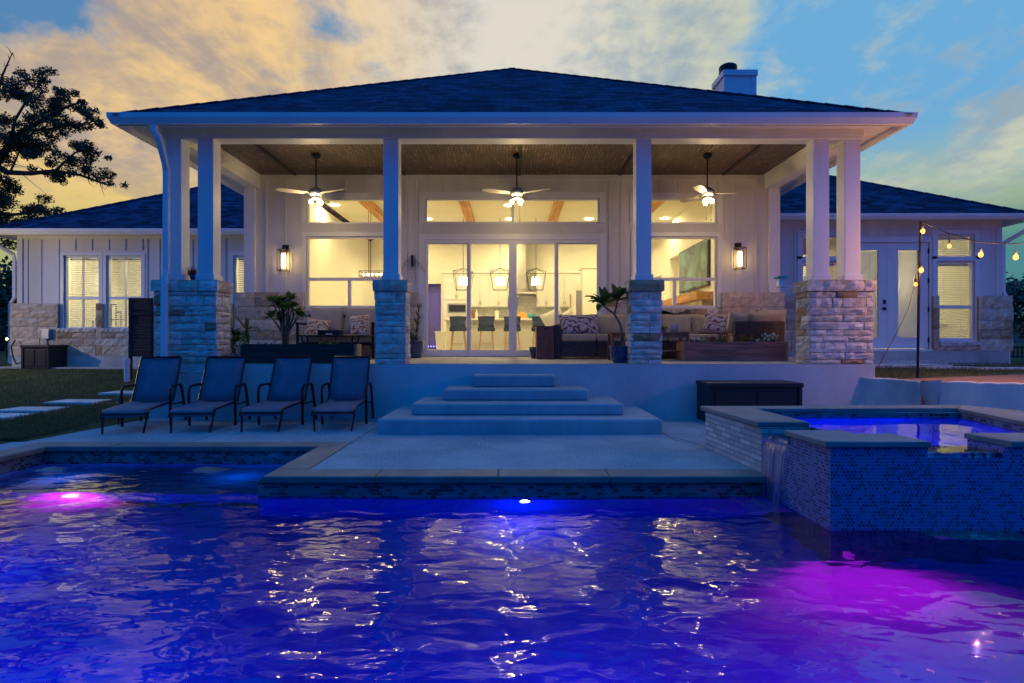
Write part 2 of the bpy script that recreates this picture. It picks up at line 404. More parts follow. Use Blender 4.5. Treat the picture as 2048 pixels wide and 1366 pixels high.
class MB:
    def __init__(s): s.v = []; s.f = []; s.c = []; s.mi = []; s.cur = None; s.m = 0
    def face(s, idx):
        s.f.append(tuple(idx)); s.c.append(s.cur); s.mi.append(s.m)
    def quad(s, a, b, c, d):
        n = len(s.v); s.v += [tuple(a), tuple(b), tuple(c), tuple(d)]; s.face((n, n+1, n+2, n+3)); return s
    def poly(s, pts):
        n = len(s.v); s.v += [tuple(p) for p in pts]; s.face(range(n, n+len(pts))); return s
    def box(s, x0, x1, y0, y1, z0, z1, M=None):
        n = len(s.v)
        pts = [(x0,y0,z0),(x1,y0,z0),(x1,y1,z0),(x0,y1,z0),(x0,y0,z1),(x1,y0,z1),(x1,y1,z1),(x0,y1,z1)]
        if M is not None: pts = [tuple(M @ Vector(p)) for p in pts]
        s.v += pts
        for f in ((0,3,2,1),(4,5,6,7),(0,1,5,4),(1,2,6,5),(2,3,7,6),(3,0,4,7)): s.face([n+i for i in f])
        return s
    def prism(s, pts, z0, z1):
        n = len(s.v); k = len(pts)
        s.v += [(p[0], p[1], z0) for p in pts] + [(p[0], p[1], z1) for p in pts]
        s.face([n+k-1-i for i in range(k)]); s.face([n+k+i for i in range(k)])
        for i in range(k):
            j = (i+1) % k; s.face((n+i, n+j, n+k+j, n+k+i))
        return s
    def tube(s, pts, r, n=8, cap=True, sq=False):
        pts = [Vector(p) for p in pts]; rings = []
        k = len(pts); rs = r if isinstance(r, (list, tuple)) else [r]*k
        up = None
        for i, p in enumerate(pts):
            d = (pts[min(i+1, k-1)] - pts[max(i-1, 0)]).normalized()
            if up is None:
                up = Vector((0, 0, 1)) if abs(d.z) < .95 else Vector((0, 1, 0))
            a = d.cross(up)
            if a.length < 1e-4: a = d.cross(Vector((1, 0, 0)))
            a.normalize(); b = a.cross(d).normalized(); up = b
            st = len(s.v)
            for j in range(n):
                an = 2*math.pi*(j+.5)/n
                k_ = rs[i] * (1.414 if sq else 1)
                s.v.append(tuple(p + a*math.cos(an)*k_ + b*math.sin(an)*k_))
            rings.append(st)
        for i in range(k-1):
            for j in range(n):
                j2 = (j+1) % n
                s.face((rings[i]+j, rings[i]+j2, rings[i+1]+j2, rings[i+1]+j))
        if cap:
            s.face([rings[0]+n-1-j for j in range(n)]); s.face([rings[-1]+j for j in range(n)])
        return s
    def lathe(s, c, prof, n=20):
        rings = []
        for r, z in prof:
            st = len(s.v); rings.append(st)
            for j in range(n):
                an = 2*math.pi*j/n
                s.v.append((c[0]+r*math.cos(an), c[1]+r*math.sin(an), c[2]+z))
        for i in range(len(prof)-1):
            for j in range(n):
                j2 = (j+1) % n
                s.face((rings[i]+j, rings[i]+j2, rings[i+1]+j2, rings[i+1]+j))
        s.face([rings[0]+n-1-j for j in range(n)]); s.face([rings[-1]+j for j in range(n)])
        return s
    def ball(s, c, r, n=10, sq=(1, 1, 1)):
        prof = []
        rings = []
        for i in range(1, n):
            a = -math.pi/2 + math.pi*i/n
            st = len(s.v); rings.append(st)
            for j in range(n*2):
                an = math.pi*j/n
                s.v.append((c[0]+r*sq[0]*math.cos(a)*math.cos(an), c[1]+r*sq[1]*math.cos(a)*math.sin(an), c[2]+r*sq[2]*math.sin(a)))
        k = n*2
        for i in range(len(rings)-1):
            for j in range(k):
                j2 = (j+1) % k
                s.face((rings[i]+j, rings[i]+j2, rings[i+1]+j2, rings[i+1]+j))
        s.face([rings[0]+k-1-j for j in range(k)]); s.face([rings[-1]+j for j in range(k)])
        return s
    def pillow(s, M, w_, h_, t_, n=10):
        for sg in (1, -1):
            st = len(s.v)
            for i in range(n+1):
                for j in range(n+1):
                    a = -1 + 2*i/n; b = -1 + 2*j/n
                    th = (max(0, (1-a**4)*(1-b**4)))**.5 * t_/2
                    px = a*w_/2*(1-.06*(1-abs(a))*0 - .07*(1-b*b)*abs(a)); py = b*h_/2*(1-.07*(1-a*a)*abs(b))
                    s.v.append(tuple(M @ Vector((px, sg*th, py))))
            for i in range(n):
                for j in range(n):
                    q = [st+i*(n+1)+j, st+(i+1)*(n+1)+j, st+(i+1)*(n+1)+j+1, st+i*(n+1)+j+1]
                    s.face(q if sg < 0 else q[::-1])
        return s
    def leaf(s, base, d, L, wd, droop=.5, segs=4, fold=.25, shade=None):
        """a strap or blade leaf that starts along d and bends down"""
        if shade is not None: s.cur = (shade, shade, shade, 1)
        p = Vector(base); d = Vector(d).normalized()
        sd = d.cross(Vector((0, 0, 1)))
        if sd.length < .05: sd = Vector((1, 0, 0))
        sd.normalize(); rows = []
        for i in range(segs+1):
            tt = i/segs
            wv_ = wd*math.sin(math.pi*min(.97, .12+.86*tt))**.8
            nrm = sd.cross(d)
            st = len(s.v)
            s.v += [tuple(p - sd*wv_/2 + nrm*wv_*fold), tuple(p), tuple(p + sd*wv_/2 + nrm*wv_*fold)]
            rows.append(st)
            p = p + d*L/segs
            d = (d + Vector((0, 0, -droop/segs))).normalized()
        for a, b in zip(rows, rows[1:]):
            s.face((a, a+1, b+1, b)); s.face((a+1, a+2, b+2, b+1))
        return s
    def build(s, name, material, parent=None, smooth=False, bevel=0, segs=2, sub=0, **props):
        me = bpy.data.meshes.new(name)
        off = org(parent)
        me.from_pydata([(a-off.x, b-off.y, c-off.z) for a, b, c in s.v], [], s.f)
        mm = material if isinstance(material, (list, tuple)) else [material]
        for k in mm: me.materials.append(MATS[k])
        if len(mm) > 1: me.polygons.foreach_set('material_index', s.mi)
        # metric UVs along each face's own horizontal and slope directions
        uvl = me.uv_layers.new(name='UVMap'); zz = Vector((0, 0, 1)); data = []
        for p in me.polygons:
            n = p.normal
            if abs(n.z) > .999: U, V = Vector((1, 0, 0)), Vector((0, 1, 0))
            else: U = zz.cross(n).normalized(); V = n.cross(U)
            for li in p.loop_indices:
                q = me.vertices[me.loops[li].vertex_index].co + off
                data += [q.dot(U), q.dot(V)]
        uvl.data.foreach_set('uv', data)
        if any(c is not None for c in s.c):
            ca = me.color_attributes.new('Col', 'FLOAT_COLOR', 'CORNER'); cd = []
            for p, c in zip(me.polygons, s.c):
                cd += list(c or (.5, .5, .5, 1)) * p.loop_total
            ca.data.foreach_set('color', cd)
        if smooth: me.polygons.foreach_set('use_smooth', [True]*len(me.polygons))
        me.update()
        o = bpy.data.objects.new(name, me); COL.objects.link(o)
        if parent: o.parent = parent
        ORG[o.name] = off
        if bevel:
            bm = o.modifiers.new('bevel', 'BEVEL'); bm.width = bevel; bm.segments = segs; bm.limit_method = 'ANGLE'
        if sub:
            sm = o.modifiers.new('sub', 'SUBSURF'); sm.levels = sub; sm.render_levels = sub
        for k, v_ in props.items(): o[k] = v_
        return o

def thing(name, label, category, loc=(0, 0, 0), group=None):
    o = bpy.data.objects.new(name, None); COL.objects.link(o); o.location = loc; o.empty_display_size = .1
    o['label'] = label; o['category'] = category
    if group: o['group'] = group
    ORG[o.name] = Vector(loc); return o
def lamp(name, typ, loc, energy, color, size=.05, parent=None, rot=None, spot=None, blend=.5):
    d = bpy.data.lights.new(name, typ); d.energy = energy; d.color = color
    d.cycles.use_multiple_importance_sampling = False
    if typ == 'AREA': d.shape = 'DISK'; d.size = size
    else: d.shadow_soft_size = size
    if typ == 'SPOT': d.spot_size = spot or R(120); d.spot_blend = blend
    o = bpy.data.objects.new(name, d); COL.objects.link(o)
    if parent: o.parent = parent
    o.location = Vector(loc) - org(parent)
    if rot: o.rotation_euler = rot
    return o
def aim(o, target, loc):
    o.rotation_euler = (Vector(target) - Vector(loc)).to_track_quat('-Z', 'Y').to_euler()

# ------------------------------------------------------------------ stone courses
CREAM = [(.72, .68, .62), (.68, .64, .58), (.76, .72, .66), (.64, .60, .55), (.70, .66, .62), (.66, .58, .48)]
WARMSTONE = [(.66, .54, .40), (.60, .50, .39), (.68, .58, .46), (.58, .46, .33), (.63, .55, .46)]
RUST = [(.46, .33, .20), (.45, .35, .25), (.50, .38, .25), (.40, .26, .15)]
def courses(h, seed, lo, hi):
    r = random.Random(seed); out = []; z = 0
    while z < h - .02:
        c = r.choice((r.uniform(lo, (lo+hi)/2), r.uniform(lo, hi)))
        if h - z - c < lo*.8: c = h - z
        out.append((z, z+c)); z += c
    return out
def stone_face(mb, o, u, n, width, cs, seed, lmin, lmax, rust=.09, proud=.03, rough=.014, gap=.007, pal=None):
    r = random.Random(seed); o = Vector(o); u = Vector(u); n = Vector(n); up = Vector((0, 0, 1))
    for z0, z1 in cs:
        x = 0.0
        while x < width - 1e-4:
            L = r.uniform(lmin, lmax)*(1.25 if z1-z0 < .1 else 1)
            if r.random() < .2: L *= .55
            if width - x - L < lmin*.6: L = width - x
            a0, a1 = x + gap/2, x + L - gap/2
            b0, b1 = z0 + gap/2, z1 - gap/2
            base = proud + r.uniform(-.006, .012)
            col = r.choice(RUST) if r.random() < rust else r.choice(pal or CREAM)
            k = r.uniform(.88, 1.08); mb.cur = (col[0]*k, col[1]*k, col[2]*k, 1)
            nu = max(2, min(7, int(L/.07))); nv = 3
            st = len(mb.v)
            for i in range(nu+1):
                for j in range(nv+1):
                    ed = i in (0, nu) or j in (0, nv)
                    dd = base - (.012 if ed else 0) + r.uniform(-1, 1)*rough*(.4 if ed else 1)
                    q = o + u*(a0+(a1-a0)*i/nu) + up*(b0+(b1-b0)*j/nv) + n*dd
                    mb.v.append(tuple(q))
            for i in range(nu):
                for j in range(nv):
                    mb.face((st+i*(nv+1)+j, st+(i+1)*(nv+1)+j, st+(i+1)*(nv+1)+j+1, st+i*(nv+1)+j+1))
            bd = [st+i*(nv+1) for i in range(nu+1)] + [st+nu*(nv+1)+j for j in range(1, nv+1)] + \
                 [st+i*(nv+1)+nv for i in range(nu-1, -1, -1)] + [st+j for j in range(nv-1, 0, -1)]
            bk = len(mb.v)
            for i in bd:
                q = Vector(mb.v[i]); q = q - n*((q-o).dot(n) + .01); mb.v.append(tuple(q))
            for i in range(len(bd)):
                j = (i+1) % len(bd); mb.face((bd[j], bd[i], bk+i, bk+j))
            x += L
    mb.cur = None

def wall_holes(mb, x0, x1, z0, z1, y0, y1, holes):
    """a wall in the XZ plane between y0 (outside) and y1 with rectangular openings (x0,x1,z0,z1)"""
    xs = sorted({x0, x1, *[h[0] for h in holes], *[h[1] for h in holes]}); xs = [x for x in xs if x0 <= x <= x1]
    zs = sorted({z0, z1, *[h[2] for h in holes], *[h[3] for h in holes]}); zs = [z for z in zs if z0 <= z <= z1]
    def solid(i, j):
        if i < 0 or j < 0 or i >= len(xs)-1 or j >= len(zs)-1: return False
        cx, cz = (xs[i]+xs[i+1])/2, (zs[j]+zs[j+1])/2
        return not any(h[0] < cx < h[1] and h[2] < cz < h[3] for h in holes)
    for i in range(len(xs)-1):
        for j in range(len(zs)-1):
            if not solid(i, j): continue
            a, b, c, d = xs[i], xs[i+1], zs[j], zs[j+1]
            mb.quad((a,y0,c),(b,y0,c),(b,y0,d),(a,y0,d)); mb.quad((b,y1,c),(a,y1,c),(a,y1,d),(b,y1,d))
            if not solid(i-1, j): mb.quad((a,y1,c),(a,y0,c),(a,y0,d),(a,y1,d))
            if not solid(i+1, j): mb.quad((b,y0,c),(b,y1,c),(b,y1,d),(b,y0,d))
            if not solid(i, j-1): mb.quad((a,y1,c),(b,y1,c),(b,y0,c),(a,y0,c))
            if not solid(i, j+1): mb.quad((a,y0,d),(b,y0,d),(b,y1,d),(a,y1,d))
# ================================================================== GROUND, POOL, DECK
def gl(x, y):
    if x < 0 and y < 9.5:
        e_ = max(0, min(1, (-5.02-x)/1.1)); e_ = e_ + (1-e_)*max(0, min(1, (y-8.3)/1.2))
        return max(0, min(1, (y-6.6)/7.0))*.46*e_ + .012*math.sin(x*1.3)*math.sin(y*1.7)*min(1, max(0, (y-7)/2))*e_
    if x < 0: return max(0, min(1, (y-6.6)/7.0))*.46 + .012*math.sin(x*1.3)*math.sin(y*1.7)*min(1, max(0, (y-7)/2))
    return .565 + max(0, min(1, (y-8)/4.3))*.05
STR = dict(kind='structure')
lw = MB()
def sheet(mb, xs, ys, keep=lambda x, y: True):
    for i in range(len(xs)-1):
        for j in range(len(ys)-1):
            a, b, c, d = xs[i], xs[i+1], ys[j], ys[j+1]
            if keep((a+b)/2, (c+d)/2):
                mb.quad((a, c, gl(a, c)), (b, c, gl(b, c)), (b, d, gl(b, d)), (a, d, gl(a, d)))
def steps_(a, b, n): return [a+(b-a)*i/n for i in range(n+1)]
sheet(lw, [-300, -100, -40, -20] + steps_(-14, -5.3, 24), [-100, -20, -5] + steps_(2, 14, 30) + [20, 40, 100, 400])
lw.quad((-5.3, 8.24, .2), (-4.9, 8.24, .2), (-4.9, 16, .47), (-5.3, 16, .47))
for i_ in range(10):
    y0, y1 = 6.2+.21*i_, 6.41+.21*i_
    lw.quad((-5.3, y0, gl(-5.3, y0)), (-4.97, y0, -.006), (-4.97, y1, -.006), (-5.3, y1, gl(-5.3, y1)))
lw.quad((-5.3, 16, .46), (5.0, 16, .5), (5.0, 400, .5), (-5.3, 400, .46))
lw.poly([(5.0, 8.62, .57), (5.28, 7.99, .565), (7.74, 8.94, .575), (30, 16.5, .6), (300, 60, .6), (300, 400, .6), (5.0, 400, .6)])
lw.build('lawn', 'lawn', **STR)
gv = MB()
gv.poly([(4.92, 8.27, .545), (6.2, 7.12, .545), (10.2, 3.42, .545), (300, -30, .55), (300, 60, .596), (30, 16.5, .596), (7.74, 8.94, .571), (5.28, 7.99, .561), (5.06, 8.5, .561)])
gv.poly([(5.30, 7.84, .52), (5.40, 7.72, .10), (5.46, 7.68, .10), (5.62, 7.60, .55), (5.5, 7.9, .55)])
gv.build('gravel', 'gravel', **STR)

# individual grass blades where the lawn is in view
r = random.Random(3); gb = MB()
def blade(x, y, z, h):
    a = r.uniform(0, 6.28); wv_ = .0045; l = r.uniform(-.5, .5)*h; k = r.random()
    gb.cur = (k, k, k, 1); n = len(gb.v)
    gb.v += [(x-wv_*math.cos(a), y-wv_*math.sin(a), z), (x+wv_*math.cos(a), y+wv_*math.sin(a), z), (x+l*math.sin(a), y-l*math.cos(a), z+h)]
    gb.face((n, n+1, n+2))
STONES = [(-6.78, 7.78), (-6.72, 8.30), (-6.55, 8.95), (-6.30, 9.75), (-5.92, 10.65), (-5.35, 11.7)]
for i in range(26000):
    y = 6.35 + 7.0*r.random()**1.4; x = -5.32 - r.random()*(y*.87 - 5.2 + .3)
    if x < -.88*y or any(abs(x-a) < .33+.1*(y > 9) and abs(y-b) < .24 for a, b in STONES): continue
    blade(x, y, gl(x, y)-.003, r.uniform(.025, .06))
for i in range(9000):
    x = 5.1 + r.random()*7; y = 8.1 + r.random()*4.2
    if y < 8.05 + (x-5.28)*.39: continue
    if y > 11.0 and x < 8.6: continue
    blade(x, y, gl(x, y)-.003, r.uniform(.025, .055))
gb.build('grass', 'grass_blade', kind='stuff', label='short dry lawn grass')

# deck slabs round the pool
dk = MB()
dk.box(-5.3, -5.0, -.6, 6.28, -.15, 0)
dk.prism([(-5.18, 6.28), (6.9, 6.28), (4.86, 8.25), (-5.0, 8.25)], -.15, 0)
dk.box(-1.69, 2.03, 4.94, 6.28, -.15, 0); dk.box(2.03, 4.75, 6.0, 6.28, -.15, 0)
dk.box(-9, 9, -6, -.6, -.15, 0)
dk.prism([(5.1, 3.0), (9.4, 3.0), (6.9, 6.28), (4.7, 6.28)], -.15, 0)
dk.build('pool_deck', 'deck', **STR)
jt = MB()
for x0, y0, x1, y1 in ((-1.69, 4.96, -1.69, 6.9), (-3.4, 6.3, -3.4, 8.2), (1.76, 6.3, 1.76, 6.9), (-1.69, 6.86, -1.64, 8.2), (1.80, 6.6, 1.97, 5.9)):
    d = Vector((x1-x0, y1-y0, 0)).normalized()*.004; p = Vector((-d.y, d.x, 0))
    jt.quad((x0-p.x, y0-p.y, .004), (x0+p.x, y0+p.y, .004), (x1+p.x, y1+p.y, .004), (x1-p.x, y1-p.y, .004))
jt.build('deck_joint', 'soil', **STR)

# coping stones
cp = MB(); r = random.Random(11)
def coping(x0, x1, y0, y1, axis):
    a, b = (x0, x1) if axis == 'x' else (y0, y1); p = a
    while p < b-.01:
        q = min(b, p + r.uniform(.85, 1.25));
        if b-q < .3: q = b
        if axis == 'x': cp.box(p+.002, q-.002, y0, y1, -.055, .003)
        else: cp.box(x0, x1, p+.002, q-.002, -.055, .003)
        p = q
coping(-5.0, -4.72, -.6, 6.0, 'y'); coping(-5.0, -1.69, 6.0, 6.28, 'x')
coping(-1.97, -1.69, 4.94, 6.0, 'y'); coping(-1.97, 2.03, 4.66, 4.94, 'x')
cp.build('pool_coping', 'coping', bevel=.012, **STR)

WZ = -.17                                   # pool water level
pw = MB(); tl = MB()
pts = [(-4.76, -.6), (-4.76, 6.03), (-2.02, 6.03), (-2.02, 4.70), (2.04, 4.70)]
for a, b in zip(pts, pts[1:]):
    tl.quad((*a, -.24), (*b, -.24), (*b, -.05), (*a, -.05))
    pw.quad((*a, -1.9), (*b, -1.9), (*b, -.24), (*a, -.24))
pw.quad((5.6, 3.886, -1.9), (5.6, -.6, -1.9), (5.6, -.6, .0), (5.6, 3.886, .0))
pw.quad((5.6, -.6, -1.9), (-4.76, -.6, -1.9), (-4.76, -.6, 0), (5.6, -.6, 0))
pw.build('pool_wall', 'plaster', **STR); tl.build('pool_waterline', 'waterline_tile', **STR)
pf = MB()
pf.quad((-4.76, -.6, -1.55), (5.6, -.6, -1.55), (5.6, 2.6, -1.2), (-4.76, 2.6, -1.2))
pf.quad((-4.76, 2.6, -1.2), (5.6, 2.6, -1.2), (5.6, 4.9, -.72), (-4.76, 4.9, -.72))
pf.box(-4.75, -2.03, 5.02, 6.02, -1.4, -.9)
pf.box(-4.75, -2.03, 5.02, 6.02, -1.2, -.42)          # tanning ledge
pf.build('pool_floor', 'plaster', **STR)

# water surface with real ripples
SPL = lambda y: 1.94 + (5.94-y)*(.15/2.054)          # the spa's left face
wm = MB(); nx, ny = 330, 190; idx = {}
def wave(x, y):
    near = max(0, 1-math.hypot(x-1.8, y-3.9)/2.4)
    h = .0135*noise.noise((x*1.25, y*1.8, .3)) + .0075*noise.noise((x*2.8+9, y*4.0, 1.7))
    h += .0022*noise.noise((x*6.5, y*9, 4.1)) + near*.0045*noise.noise((x*9+3, y*12, 7.7))
    h += .0012*max(0, 1-math.hypot(x+4.1, y-5.5)/.5) + .0012*max(0, 1-math.hypot(x+2.6, y-5.5)/.5)
    return h
def inpool(x, y):
    if y > 4.70 and x > -2.02: return False
    if y > 3.886 and x > SPL(y): return False
    return True
for i in range(nx+1):
    for j in range(ny+1):
        x = -4.76 + 10.36*i/nx; y = -.6 + 6.63*j/ny
        wm.v.append((x, y, WZ + wave(x, y)))
for i in range(nx):
    for j in range(ny):
        x = -4.76 + 10.36*(i+.5)/nx; y = -.6 + 6.63*(j+.5)/ny
        if inpool(x-.02, y-.02): a = i*(ny+1)+j; wm.face((a, a+ny+1, a+ny+2, a+1))
wm.build('water', 'water', smooth=True, **STR)

# underwater lamps (wall fixtures first, then added fill lamps that have no fixture)
BL = (.0, .010, 1.0)
pl = thing('pool_light', 'small white pool light glowing just under the waterline below the steps', 'pool light', (.10, 4.69, -.27), 'underwater pool lights')
MB().tube([(.10, 4.705, -.27), (.10, 4.68, -.27)], .032, 20).build('lens', 'pool_glow', pl); MB().tube([(.10, 4.705, -.27), (.10, 4.675, -.27)], [.05, .05], 20, cap=False).build('bezel', 'steel', pl)
lamp('pool_glow', 'POINT', (.10, 4.52, -.40), 7, BL, .08, pl)
pl2 = thing('pool_light', 'magenta pool light on the face of the shallow ledge', 'pool light', (-3.78, 5.0, -.58), 'underwater pool lights')
MB().tube([(-3.74, 5.03, -.56), (-3.74, 4.995, -.56)], .06, 20).build('lens', 'magenta_lamp', pl2)
o = lamp('pool_glow', 'SPOT', (-3.74, 4.80, -.50), 30, (1.0, .01, .62), .06, pl2, spot=R(125), blend=.6); aim(o, (-3.74, 5.02, -.62), (-3.74, 4.80, -.50))
pl3 = thing('pool_light', 'unlit-faced pool fixture low on the tiled spa wall, throwing magenta light', 'pool light', (2.2, 3.88, -.72), 'underwater pool lights')
MB().tube([(2.2, 3.886, -.72), (2.2, 3.865, -.72)], .05, 20).build('lens', 'steel', pl3)
o = lamp('pool_glow', 'SPOT', (2.2, 3.80, -.62), 26, (1.0, .006, .70), .06, pl3, spot=R(140), blend=.6); aim(o, (2.15, 3.35, -1.05), (2.2, 3.80, -.62))
for p_, e_ in (((-3.7, 2.4, -.36), 34), ((-3.4, 3.6, -.34), 9), ((-2.0, 2.2, -.36), 30), ((.2, 2.2, -.36), 28), ((1.7, 2.1, -.36), 28), ((3.9, 1.6, -.36), 10)):
    lamp('pool_glow', 'POINT', p_, e_, BL, .1, pl)  # blue fill lamps hung in mid-water, added to brighten the floor
lamp('pool_glow', 'POINT', (-4.2, 5.5, -.20), 2.2, (.0, .16, 1.0), .05, pl); lamp('pool_glow', 'POINT', (-2.6, 5.6, -.20), 2.2, (.0, .16, 1.0), .05, pl)  # teal fill lamps added over the shallow ledge, no fixtures there
for i, (x, lab) in enumerate(((-4.44, 'faint bubbling water mound on the ledge near the pool corner'), (-2.92, 'faint bubbling water mound on the ledge near the deck corner'))):
    m = MB(); n = 16
    for k in range(n+1):
        for j in range(n+1):
            u0, v0 = -1+2*k/n, -1+2*j/n; rr_ = math.hypot(u0, v0)
            m.v.append((x+u0*.17, 5.69+v0*.13, WZ-.004+.035*max(0, 1-rr_)**.8*(1+.5*noise.noise((u0*5, v0*5, i)))))
    for k in range(n):
        for j in range(n): q = k*(n+1)+j; m.face((q, q+n+1, q+n+2, q+1))
    o = m.build('water_bubbler', 'falling_water', smooth=True); o['label'] = lab; o['category'] = 'bubbler'; o['group'] = 'bubblers on the shallow ledge'

# ================================================================== SPA
SA = thing('spa', 'raised square spa clad in blue glass mosaic with stone caps', 'spa', (3.4, 5.0, 0))
sw = MB(); zt = .372; su = MB()
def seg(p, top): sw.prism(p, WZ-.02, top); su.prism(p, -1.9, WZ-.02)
seg([(SPL(4.36), 4.36), (SPL(3.886), 3.886), (2.73, 3.886), (2.73, 4.2), (2.43, 4.2), (2.43, 4.36)], zt)
seg([(2.73, 3.886), (3.23, 3.886), (3.23, 4.2), (2.73, 4.2)], .298)
seg([(3.23, 3.886), (5.0, 3.886), (4.9, 4.2), (3.23, 4.2)], zt)
seg([(SPL(4.80), 4.80), (SPL(4.36), 4.36), (2.43, 4.36), (2.42, 4.80)], .298)
seg([(4.05, 4.2), (4.9, 4.2), (4.68, 6.03), (4.35, 5.76)], zt)
sw.build('tiled_wall', 'mosaic', SA); su.build('submerged_wall', 'shaded_tile', SA)
st_ = MB()
st_.prism([(SPL(5.94), 5.94), (SPL(4.80), 4.80), (2.42, 4.80), (2.39, 5.76), (4.35, 5.76), (4.68, 6.03)], -1.9, zt)
st_.build('stone_wall', 'ledger_stone', SA)
bn = MB()
bn.poly([(2.41, 4.2, -.75), (4.1, 4.2, -.75), (4.36, 5.78, -.75), (2.38, 5.78, -.75)])
for a, b in (((2.442, 4.21), (2.402, 5.752)), ((2.402, 5.752), (4.335, 5.752)), ((4.335, 5.752), (4.04, 4.21))):
    bn.quad((*b, -.75), (*a, -.75), (*a, .20), (*b, .20))
bn.build('basin', 'plaster', SA)
bt = MB()
for a, b in (((2.442, 4.21), (2.402, 5.752)), ((2.402, 5.752), (4.335, 5.752)), ((4.335, 5.752), (4.04, 4.21))):
    bt.quad((*b, .20), (*a, .20), (*a, zt), (*b, zt))
bt.build('basin_tile', 'waterline_tile', SA)
def cap_(p): MB().prism(p, zt+.001, .414).build('cap', 'spa_cap', SA, bevel=.008)
e = .035
cap_([(SPL(5.98)-e, 6.0), (SPL(4.795)-e, 4.795), (2.41, 4.795), (2.375, 5.74), (2.375, 5.995)][::1])
cap_([(2.38, 5.995), (2.38, 5.742), (4.36, 5.80), (4.62, 6.10)])
cap_([(2.005, 4.365), (2.045, 3.855), (2.735, 3.855), (2.70, 4.207), (2.43, 4.207), (2.435, 4.37)])
cap_([(3.23, 4.235), (3.26, 3.86), (5.1, 3.86), (5.0, 4.235)])
cap_([(4.36, 5.795), (4.06, 4.24), (4.99, 4.24), (4.92, 5.3), (4.625, 6.095)])
sm_ = MB(); n = 60
for i in range(n+1):
    for j in range(n+1):
        y = 3.90 + (5.75-3.90)*j/n; x0 = SPL(y)+.005; x = x0 + (4.34-x0)*i/n
        sm_.v.append((x, y, .331 + .0018*noise.noise((x*3, y*4, 3)) + .0008*noise.noise((x*9, y*9, 5))))
for i in range(n):
    for j in range(n):
        x, y, _ = sm_.v[i*(n+1)+j]
        if (2.44 < x < 4.34 and y > 4.2) or (2.74 < x < 3.22) or (4.38 < y < 4.76 and x < 2.5): a = i*(n+1)+j; sm_.face((a, a+n+1, a+n+2, a+1))
sm_.build('spa_water', 'spa_water', smooth=True, **STR)
lamp('spa_lamp', 'POINT', (3.1, 5.1, -.1), 26, (.0, .004, 1.0), .06, SA); lamp('spa_lamp', 'POINT', (3.7, 5.45, .1), 5, (.0, .006, 1.0), .05, SA)
def fall(name, label, pts_top, outdir, w2, reach):
    mb = MB(); a, b = [Vector(p) for p in pts_top]; ns_, nt = 26, 16; c = (a+b)/2
    rr = random.Random(5); ph = [rr.uniform(-.006, .006) for _ in range(ns_+1)]
    for i in range(nt+1):
        tt = i/nt
        for j in range(ns_+1):
            s = j/ns_; p = a.lerp(b, s); p = c + (p-c)*(1-(1-w2)*tt)
            z = .333 - .505*max(0, (tt-.12)/.88)**1.0 if tt > .12 else .333 - .012*(tt/.12)**2
            out = -.05 + reach*min(1, tt*3)**.8*.55 + reach*.45*tt + ph[j]*(.3+tt)
            mb.v.append((p.x+outdir[0]*out, p.y+outdir[1]*out, z))
    for i in range(nt):
        for j in range(ns_): k = i*(ns_+1)+j; mb.face((k, k+1, k+ns_+2, k+ns_+1))
    o = mb.build(name, 'falling_water', smooth=True); o['label'] = label; o['category'] = 'waterfall'; o['group'] = 'water sheets spilling from the spa'
fall('waterfall', 'clear sheet of water spilling from the gap in the side of the spa', [(SPL(4.40), 4.40, .33), (SPL(4.76), 4.76, .33)], (-1, -.07), .8, .10)
fall('waterfall', 'thin film of water sliding down the front of the mosaic spa', [(2.75, 3.886, .33), (3.21, 3.886, .33)], (0, -1), .95, .03)

for nm, cx, cy, ax, ay, lab in (('water_foam', 1.88, 4.55, .16, .26, 'pale churned water where the side sheet lands beside the spa'), ('water_foam', 2.98, 3.80, .30, .09, 'faint churned water at the foot of the spa front')):
    m = MB(); n = 26
    for k in range(n+1):
        for j in range(n+1):
            u0, v0 = -1+2*k/n, -1+2*j/n; rr_ = math.hypot(u0, v0)
            m.v.append((cx+u0*ax, cy+v0*ay, WZ-.006+.020*max(0, 1-rr_)**.6*(.7+.9*noise.noise((u0*7, v0*7, ax)))))
    for k in range(n):
        for j in range(n): q = k*(n+1)+j; m.face((q, q+n+1, q+n+2, q+1))
    o = m.build(nm, 'falling_water', smooth=True); o['label'] = lab; o['category'] = 'foam'; o['group'] = 'foam below the water sheets'

# ================================================================== STEPS, PATIO
ST = thing('patio_steps', 'four pale concrete steps rising from pool deck to patio', 'steps', (.06, 7.5, 0))
for k, (y, hw, z0, z1) in enumerate(((6.80, 1.645, -.02, .173), (7.16, 1.288, .173, .314), (7.52, .930, .314, .459), (7.88, .556, .459, .619))):
    s_ = MB(); c = .09 - .02*k; nn = 24
    s_.box(c-hw, c+hw, y, 8.26, z0, z1)
    s_.build('step', 'step_concrete', ST, bevel=.03, segs=3)
pa = MB()
pa.prism([(-5.06, 8.25), (5.06, 8.25), (5.06, 11.0), (-5.06, 11.0)], -.2, .748)
pa.build('patio_base', 'stucco', **STR)
pt = MB()
pt.quad((-5.055, 8.252, .752), (5.055, 8.252, .752), (5.055, 11.0, .780), (-5.055, 11.0, .780))
pt.build('patio_floor', 'patio_concrete', **STR)
